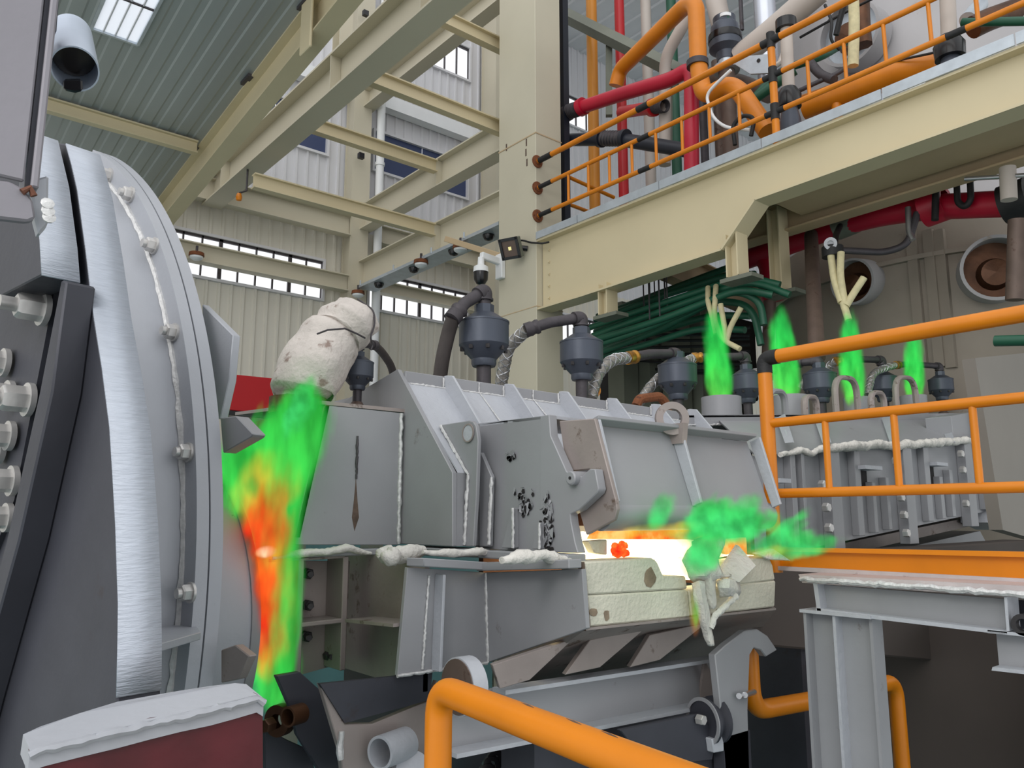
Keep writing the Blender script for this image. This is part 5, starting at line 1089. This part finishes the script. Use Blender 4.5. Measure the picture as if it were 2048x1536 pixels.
MB().lathe(cb, ax, [(0, 0), (r0 * .86, 0), (r0, .03), (r0 * 1.02, Lh), (r0 * .95, Lh), (r0 * .93, .04)], 36).build('hood', M['cowl'], t)
MB().lathe(cb + ax * Lh * .7, ax, [(0, 0), (r0 * .93, 0)], 30).build('front_glass', M['glass_dark'], t)
fz = cb + ax * Lh * .55
MB().prism([PD(126, 158, 1.5), PD(165, 158, 1.5), PD(166, 182, 1.5), PD(150, 186, 1.5), PD(127, 181, 1.5)], ray(145, 150) * .1).build('lens_box', M['black_gloss'], t, bev=.004)
MB().tube([PD(104, 60, 1.7), PD(103, 105, 1.66), PD(108, 135, 1.62)], .014, 8).build('clamp_arm', M['black_gloss'], t)
MB().tube([PD(98, 90, 1.68), PD(125, 100, 1.66)], .012, 8).build('clamp_arm', M['iron'], t)
# ------------------------------------------------------------------ bottom: arm, plates, hook, pins
t = thing('tilting_arm', 'grey channel section tilting arm running under the trough', 'machine arm', (2.2, 2.25, .7))
ya = 2.2
a = LY(((985, 1378), (1435, 1312), (1430, 1398), (888, 1500), (892, 1440)), ya)
prism('web', a, (0, .015, 0), M['silver'], t)
prism('upper_flange', [PY(985, 1374, ya), PY(1436, 1308, ya), PY(1436, 1308, ya) - EY * .07, PY(985, 1374, ya) - EY * .07], (0, 0, -.014), M['silver_light'], t)
prism('lower_flange', [PY(888, 1498, ya), PY(1428, 1396, ya), PY(1428, 1396, ya) - EY * .07, PY(888, 1498, ya) - EY * .07], (0, 0, -.014), M['silver_light'], t)
prism('end_gusset', [PY(1410, 1320, ya - .04), PY(1425, 1350, ya - .04), PY(1430, 1365, ya - .04), PY(1424, 1390, ya - .04), PY(1400, 1395, ya - .0)], (0, .012, 0), M['silver_brown'], t)
MB().box((a[0].x + .2, ya + .016, .2), (a[0].x + .5, ya + .2, .85)).build('arm_stem', M['dark_plate'], t)
c = PY(925, 1372, ya - .06); MB().lathe(c, EX, [(0, -.02), (.09, -.02), (.09, .035), (0, .035)], 30).build('roller', M['silver_light'], t)
MB().lathe(c, EX, [(0, -.024), (.085, -.024), (.085, -.02), (0, -.02)], 30).build('roller_face', M['pipe_brown'], t)
t = thing('pulley_block', 'dark pulley block with grooved wheel below the right end of the arm', 'pulley', (2.75, 2.1, .4))
c = PY(1425, 1440, 2.05)
ax_ = V((1, -.15, 0)).normalized()
MB().lathe(c - ax_ * .05, ax_, [(0, 0), (.09, 0), (.09, .015), (.07, .025), (.07, .045), (.09, .055), (.09, .07), (0, .07)], 32).build('wheel', M['dark_plate'], t)
MB().lathe(c - ax_ * .056, ax_, [(.078, 0), (.092, 0), (.092, .006), (.078, .006)], 32).build('wheel_rim', M['silver'], t)
prism('cheek', LY(((1385, 1430), (1405, 1428), (1432, 1480), (1425, 1520), (1300, 1536), (1240, 1460)), 2.03), (0, .02, 0), M['dark_plate'], t, .003)
prism('clevis', LY(((1424, 1478), (1460, 1468), (1462, 1500), (1428, 1506)), 2.0), (0, .1, 0), M['silver_light'], t, .003)
MB().hexn(PY(1396, 1438, 2.025), -EY, .02, .03).build('bolt', M['bolt'], t)
MB().box((c.x - .3, 2.06, -.8), (c.x + .05, 2.2, c.z - .03)).build('pedestal', M['dark_plate'], t)
t = thing('hook_plate', 'curved grey hook plate on a stand at the right of the pulley', 'bracket', (3.0, 2.15, 0))
hk = [(1430, 1310), (1452, 1290), (1490, 1262), (1515, 1258), (1536, 1272), (1555, 1300), (1532, 1314), (1522, 1300), (1508, 1296), (1500, 1310), (1496, 1420), (1500, 1560), (1452, 1560), (1440, 1400)]
yh = 2.0
prism('hook_body', LY(hk, yh), (0, .035, 0), M['silver'], t, .004)
MB().box((PY(1475, 1500, yh).x - .09, yh, -2.5), (PY(1475, 1500, yh).x + .09, yh + .05, .75)).build('stand', M['dark_plate'], t)
for q in ((1478, 1392), (1490, 1390)): MB().tube([PY(*q, yh - .03), PY(q[0] + 18, q[1] - 6, yh + .03)], .012, 8).build('stud', M['steel'], t)
# plates and pins left
t = thing('pivot_plates', 'dark grey pivot plates with pins and a pipe stub below the trough end', 'machine frame', (1.6, 2.6, 0))
dm = M['dark_plate']
prism('pivot_plate', LY(((553, 1352), (600, 1344), (640, 1380), (690, 1452), (690, 1560), (650, 1560), (595, 1470), (585, 1425)), 2.75), (0, .03, 0), dm, t, .003)
prism('pivot_plate', LY(((640, 1366), (690, 1448), (745, 1448), (862, 1400), (875, 1360), (868, 1450), (838, 1540), (820, 1580), (690, 1580), (680, 1500)), 2.52), (0, .03, 0), M['silver_brown'], t, .003)
weld(LY(((682, 1462), (680, 1520)), 2.515), .012, t)
prism('pivot_plate', LY(((530, 1455), (575, 1480), (620, 1500), (640, 1580), (530, 1580)), 2.9), (0, .03, 0), dm, t, .003)
c = PY(596, 1428, 2.7); MB().lathe(c, (-1, -.4, 0), [(0, -.02), (.034, -.02), (.034, .05), (.027, .05), (.025, .0)], 24).build('pin_bush', M['copper_dark'], t)
c = PY(560, 1440, 2.85); MB().lathe(c, (-1, -.5, 0), [(.025, -.02), (.055, -.02), (.055, .02), (.025, .02)], 24).build('pin_ring', M['copper_dark'], t); MB().hexn(PY(543, 1448, 2.8), (-1, -.5, 0), .025, .04).build('bolt', M['copper_dark'], t)
c = PY(775, 1500, 2.45); MB().lathe(c, (-1, -.35, 0), [(.04, -.1), (.054, -.1), (.054, .04), (.045, .04), (.043, -.08)], 28).build('pipe_stub', M['silver_light'], t)
c = PY(822, 1542, 2.45); MB().lathe(c, (-.3, -1, .5), [(0, -.05), (.06, -.05), (.06, .03), (0, .03)], 24).build('pin', M['silver_light'], t)
prism('cover_plate', LY(((870, 1395), (900, 1352), (905, 1420), (880, 1440)), 2.3), (0, .03, 0), M['silver_brown'], t, .003)
MB().box((1.55, 2.6, -2.5), (2.1, 3.1, .45)).build('pedestal', dm, t)
t = thing('energy_chain', 'black linked cable chain below the tilting arm', 'cable chain', PY(990, 1510, 2.6))
for i in range(7):
    q = PY(1012 - i * 8, 1478 + i * 13 + (i % 2) * 2, 2.6); MB().ring(q, (-.5, -1, .2), .018, .034, .03, 14).build('link', M['black_gloss'], t)
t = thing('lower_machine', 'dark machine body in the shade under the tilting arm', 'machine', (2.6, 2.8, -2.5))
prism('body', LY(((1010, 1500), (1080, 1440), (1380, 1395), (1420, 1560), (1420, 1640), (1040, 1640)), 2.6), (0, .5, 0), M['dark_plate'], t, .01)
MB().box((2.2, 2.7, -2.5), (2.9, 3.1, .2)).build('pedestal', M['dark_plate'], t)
# ------------------------------------------------------------------ pit wall, lower orange pipe, deck stand
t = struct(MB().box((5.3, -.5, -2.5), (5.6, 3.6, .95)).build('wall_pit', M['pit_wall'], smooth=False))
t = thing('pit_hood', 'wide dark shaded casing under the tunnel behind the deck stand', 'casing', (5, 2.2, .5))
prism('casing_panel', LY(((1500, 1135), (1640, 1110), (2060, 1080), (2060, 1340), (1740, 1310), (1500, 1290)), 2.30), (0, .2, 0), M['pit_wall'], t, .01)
MB().box((3.9, 2.35, -2.5), (4.2, 2.7, 1.0)).build('leg', M['dark_plate'], t); MB().box((6.0, 2.35, -2.5), (6.4, 2.7, 1.1)).build('leg', M['dark_plate'], t)
yq = 2.0
p = [PY(*q, 2.12) for q in ((1496, 1270), (1505, 1422), (1640, 1398), (1790, 1362), (1812, 1620))]
tag(tube('lower_rail', fil(p, .1, 8), wr(34, p[2]), M['orange'], seg=16), 'dim orange bent pipe rail behind the deck stand', 'railing')
ds = thing('deck_stand', 'grey steel stand of welded beams carrying the orange kick plate', 'steel stand', (3.1, 1.4, -2.5))
xs = 3.0
g_ = M['silver']
pt_ = [PX(*q, xs) for q in ((1597, 1150), (2120, 1176))]
mb = MB(); mb.prism([PX(1597, 1148, xs), PX(2150, 1176, xs), PX(2150, 1202, xs), PX(1605, 1166, xs)], (.5, 0, 0)); mb.v = [v + NZ.noise_vector(v * 20) * .003 for v in mb.v]; mb.build('top_plate', M['deck_pink'], ds)
d_ = dens([PX(1600, 1157, xs - .006), PX(2060, 1190, xs - .006)], .02)
MB().tube([p + V((0, 0, random.uniform(-.004, .004))) for p in d_], [random.uniform(.008, .014) for _ in d_], 7).build('weld_seam', M['weld'], ds)
prism('web', LX(((1632, 1168), (2010, 1198), (2012, 1262), (1632, 1218)), xs + .05), (.012, 0, 0), g_, ds)
prism('lower_flange', [PX(1632, 1216, xs + .0), PX(2014, 1262, xs + .0), PX(2014, 1270, xs + .0), PX(1632, 1224, xs + .0)], (.12, 0, 0), M['silver_light'], ds)
prism('end_stiffener', LX(((1626, 1166), (1634, 1166), (1642, 1222), (1634, 1222)), xs), (.1, 0, 0), M['silver_light'], ds)
prism('end_stiffener', LX(((2008, 1194), (2014, 1194), (2019, 1262), (2013, 1262)), xs), (.1, 0, 0), M['silver_light'], ds)
prism('second_web', LX(((1992, 1262), (2150, 1278), (2150, 1345), (1998, 1330)), xs + .06), (.012, 0, 0), g_, ds)
prism('second_flange', LX(((1985, 1334), (2150, 1352), (2150, 1360), (1983, 1341)), xs), (.12, 0, 0), M['silver_light'], ds)
prism('second_top', LX(((1975, 1260), (2150, 1276), (2150, 1283), (1975, 1266)), xs), (.12, 0, 0), M['silver_light'], ds)
prism('back_post', LX(((2025, 1200), (2150, 1208), (2150, 1276), (2022, 1262)), xs + .2), (.02, 0, 0), M['dark_plate'], ds)
MB().ring(PX(2045, 1250, xs), EX, .02, .035, .03, 16).build('shackle', M['bolt_dark'], ds)
c0, c1 = PX(1606, 1222, xs), PX(1738, 1232, xs)
zt_ = c0.z - .005
MB().box((xs, c0.y - .012, -2.5), (xs + .12, c0.y, zt_)).build('column_flange', g_, ds, smooth=False)
MB().box((xs, (c0.y + c1.y) / 2 - .0, -2.5), (xs + .12, (c0.y + c1.y) / 2 + .012, zt_)).build('column_flange', M['silver_light'], ds, smooth=False)
MB().box((xs + .05, c1.y + .01, -2.5), (xs + .062, c0.y, zt_)).build('column_web', g_, ds, smooth=False)
MB().box((xs + .02, c1.y, -2.5), (xs + .1, c1.y + .012, zt_)).build('column_flange', g_, ds, smooth=False)
MB().box((xs - .01, c1.y - .01, zt_), (xs + .13, c0.y + .01, zt_ + .012)).build('cap_plate', M['silver_light'], ds, smooth=False)
xk = 3.2
kp = thing('kick_plate', 'long orange kick plate channel along the deck edge', 'kick plate', PX(1800, 1150, xk))
prism('web', LX(((1550, 1100), (2100, 1113), (2100, 1160), (1550, 1132)), xk), (.012, 0, 0), M['orange'], kp)
prism('top_lip', [PX(1560, 1094, xk), PX(2100, 1104, xk), PX(2100, 1115, xk), PX(1560, 1102, xk)], (-.03, 0, 0), M['orange'], kp)
prism('base_strip', LX(((1550, 1132), (2100, 1160), (2100, 1172), (1550, 1140)), xk - .02), (.08, 0, 0), M['deck_pink'], kp)
# deck railing at the right
rl = thing('deck_railing', 'bright orange tube railing with black taped corner in front of the tunnel', 'railing', (3.2, 1.8, 1.4))
xr = 3.2
pc_ = PX(1528, 716, xr); r1_ = wr(32, PX(1700, 690, xr))
zt0, zm0, zb0_ = PX(2048, 627, xr).z, PX(2048, 795, xr).z, PX(2048, 974, xr).z
Ye = .55
tp_rail = tube('top_rail', [(xr, pc_.y - .06, zt0), (xr, Ye, zt0)], r1_ * .95, M['orange'], rl, seg=18)
MB().tube(fil([V((xr, pc_.y, zt0 - .07)), V((xr, pc_.y, zt0)), V((xr, pc_.y - .075, zt0))], .05, 8), r1_ * 1.02, 18).build('tape_corner', M['black_tape'], rl)
tube('corner_post', [(xr, pc_.y, zt0 - .05), (xr, pc_.y, 1.36)], r1_ * .95, M['orange'], rl, seg=18)
tube('middle_rail', [(xr, pc_.y, zm0), (xr, Ye, zm0)], r1_ * .62, M['orange'], rl)
tube('bottom_rail', [(xr, pc_.y, zb0_), (xr, Ye, zb0_)], r1_ * .62, M['orange'], rl)
for a in ((1654, 905), (1793, 900), (1952, 890)):
    y = PX(*a, xr).y; tube('picket', [(xr, y, zb0_), (xr, y, zm0)], r1_ * .42, M['orange'], rl)
tube('end_post', [(xr, Ye, zt0), (xr, Ye, 1.36)], r1_ * .95, M['orange'], rl, seg=18)
# front railing, nearest the viewer
fr_ = thing('front_railing', 'thick scuffed orange handrail in the foreground with a bent corner', 'railing', (.85, 1.2, 0))
z1 = 1.285
ca = PZ(878, 1376, z1 + .0); rf = .0255
e_ = PD(1500, 1600, .80)
a_ = PD(1420, 1515, .92)
dirr = (V((a_.x, a_.y, z1)) - V((ca.x, ca.y, z1))).normalized()
pE = ca + dirr * 1.6
bend = fil([V((ca.x, ca.y, 0.0)), V((ca.x, ca.y, z1)), pE], .055, 10)
tube('handrail', bend, rf, M['orange'], fr_, seg=24)
for k in (.30, .42, .50):
    q = ca + dirr * k + EZ * rf * .98
    MB().prism([q + dirr * x + EZ.cross(dirr) * y for x, y in ((-.022, .002), (-.005, .004), (.012, .001), (.02, -.002), (.0, -.002))], (0, 0, .0006)).build('paint_scuff', M['scorch'], fr_, smooth=False)
tube('rear_post', [pE, V((pE.x, pE.y, 0))], rf, M['orange'], fr_)
dk2 = struct(MB().box((-1.6, -1.2, -.06), (1.35, 1.32, 0)).build('floor_gantry', M['strut_grey'], smooth=False))
gl_ = struct(MB().box((-1.5, -1.1, -2.5), (-1.3, -.9, -.06)).build('trim_1', M['strut_grey'], smooth=False)); gl2 = struct(MB().box((1.1, 1.0, -2.5), (1.3, 1.2, -.06)).build('trim_2', M['strut_grey'], smooth=False))

# ------------------------------------------------------------------ flames
def flame(label, loc, spec):
    t = thing('flame', label, 'flame', loc)
    for q0, q1, d, wpx, mat in spec:
        a, b = PD(*q0, d), PD(*q1, d); tongue(a + (a - b) * .12, b + (b - a) * .12, wpx * .68 * d / F, mat, t)
    return t
D = 3.02
flame('tall green and red flame blowing out of the gap at the drum mouth', PD(545, 1100, D), [
    ((510, 1120), (592, 800), D + .1, 125, 'flame_green'), ((545, 1010), (635, 770), D, 110, 'flame_green'), ((490, 1060), (560, 860), D + .1, 150, 'flame_green'), ((470, 1030), (478, 870), D + .15, 90, 'flame_green'),
    ((550, 1100), (588, 880), D, 92, 'flame_green'), ((570, 930), (615, 770), D + .05, 90, 'flame_green'), ((460, 960), (500, 880), D + .2, 70, 'flame_mint'),
    ((545, 1150), (570, 1000), D - .02, 78, 'flame_green'), ((562, 1380), (582, 1060), D - .07, 64, 'flame_green'), ((535, 1420), (575, 1290), D - .08, 66, 'flame_green'), ((520, 1000), (480, 880), D - .05, 60, 'flame_green'), ((570, 880), (630, 750), D - .05, 50, 'flame_mint'), ((545, 1410), (560, 1270), D, 84, 'flame_green'), ((520, 1400), (545, 1330), D, 60, 'flame_mint'),
    ((532, 1150), (540, 950), D - .05, 92, 'flame_red'), ((542, 1340), (540, 1080), D - .05, 90, 'flame_red'), ((538, 1250), (535, 1060), D - .06, 70, 'flame_red'), ((550, 1240), (560, 1020), D - .05, 50, 'flame_yellow'),
    ((535, 1370), (560, 1260), D - .04, 56, 'flame_yellow'), ((535, 1010), (560, 900), D - .03, 110, 'flame_yellow'), ((500, 1040), (515, 920), D, 80, 'flame_yellow')])
tongue(PD(505, 1106, D - .09), PD(560, 1100, D - .09), 15 * D / F, 'flame_white', bpy.data.objects['flame'])
D2 = 2.78
flame('wind blown green flame over the glowing side door', PD(1440, 1040, D2), [
    ((1330, 1070), (1560, 1030), D2, 60, 'flame_mint'), ((1390, 1090), (1425, 1000), D2, 72, 'flame_mint'), ((1300, 1060), (1345, 985), D2, 46, 'flame_mint'), ((1420, 1090), (1465, 995), D2, 80, 'flame_mint'), ((1450, 1060), (1520, 985), D2, 46, 'flame_mint'),
    ((1440, 1070), (1560, 1035), D2, 60, 'flame_mint'), ((1480, 1100), (1640, 1070), D2 + .1, 44, 'flame_mint'), ((1540, 1110), (1690, 1078), D2 + .15, 40, 'flame_mint'), ((1520, 1090), (1600, 1050), D2 + .1, 40, 'flame_mint'), ((1370, 1150), (1440, 1060), D2 - .1, 80, 'flame_mint'),
    ((1220, 1075), (1330, 1050), D2 - .02, 24, 'flame_yellow'), ((1480, 1110), (1600, 1095), D2 + .1, 22, 'flame_yellow'), ((1290, 1066), (1420, 1050), D2, 30, 'flame_yellow'), ((1392, 1270), (1386, 1175), D2 - .15, 22, 'flame_yellow'), ((1394, 1260), (1390, 1200), D2 - .16, 16, 'flame_green')])
random.seed(21)
for _ in range(9):
    x = random.uniform(1340, 1540); y = random.uniform(1055, 1085); d = D2 + random.uniform(-.05, .12)
    tongue(PD(x, y, d), PD(x + random.uniform(50, 110), y - random.uniform(35, 95), d), random.uniform(13, 20) * d / F, 'flame_mint', bpy.data.objects['flame.001'])
for _ in range(9):
    x = random.uniform(465, 590); y = random.uniform(930, 1040); d = D + random.uniform(-.02, .1)
    tongue(PD(x, y, d), PD(x + random.uniform(20, 60), y - random.uniform(100, 190), d), random.uniform(14, 22) * d / F, 'flame_green', bpy.data.objects['flame'])
for lab, px, y0, y1, w_, dx in (('green burner flame on the first and largest gas stack', 1438, 810, 620, 52, -10), ('green burner flame on the second gas stack behind the taped corner', 1574, 808, 618, 52, -14), ('green burner flame on the third gas stack', 1706, 812, 622, 44, -8), ('green burner flame on the fourth and farthest gas stack', 1826, 806, 650, 38, 2)):
    d = depth(PY(px, 795, 3.2))
    flame(lab, PY(px, 800, 3.2), [((px, y0), (px + dx, y1), d, w_ * .95, 'flame_burner'), ((px + 2, y0), (px + dx * .3, (y0 + y1) / 2 - 20), d, w_ * 1.0, 'flame_burner'), ((px + 3, y0 + 6), (px + 1, y0 - 70), d, w_ * .85, 'flame_burner')])
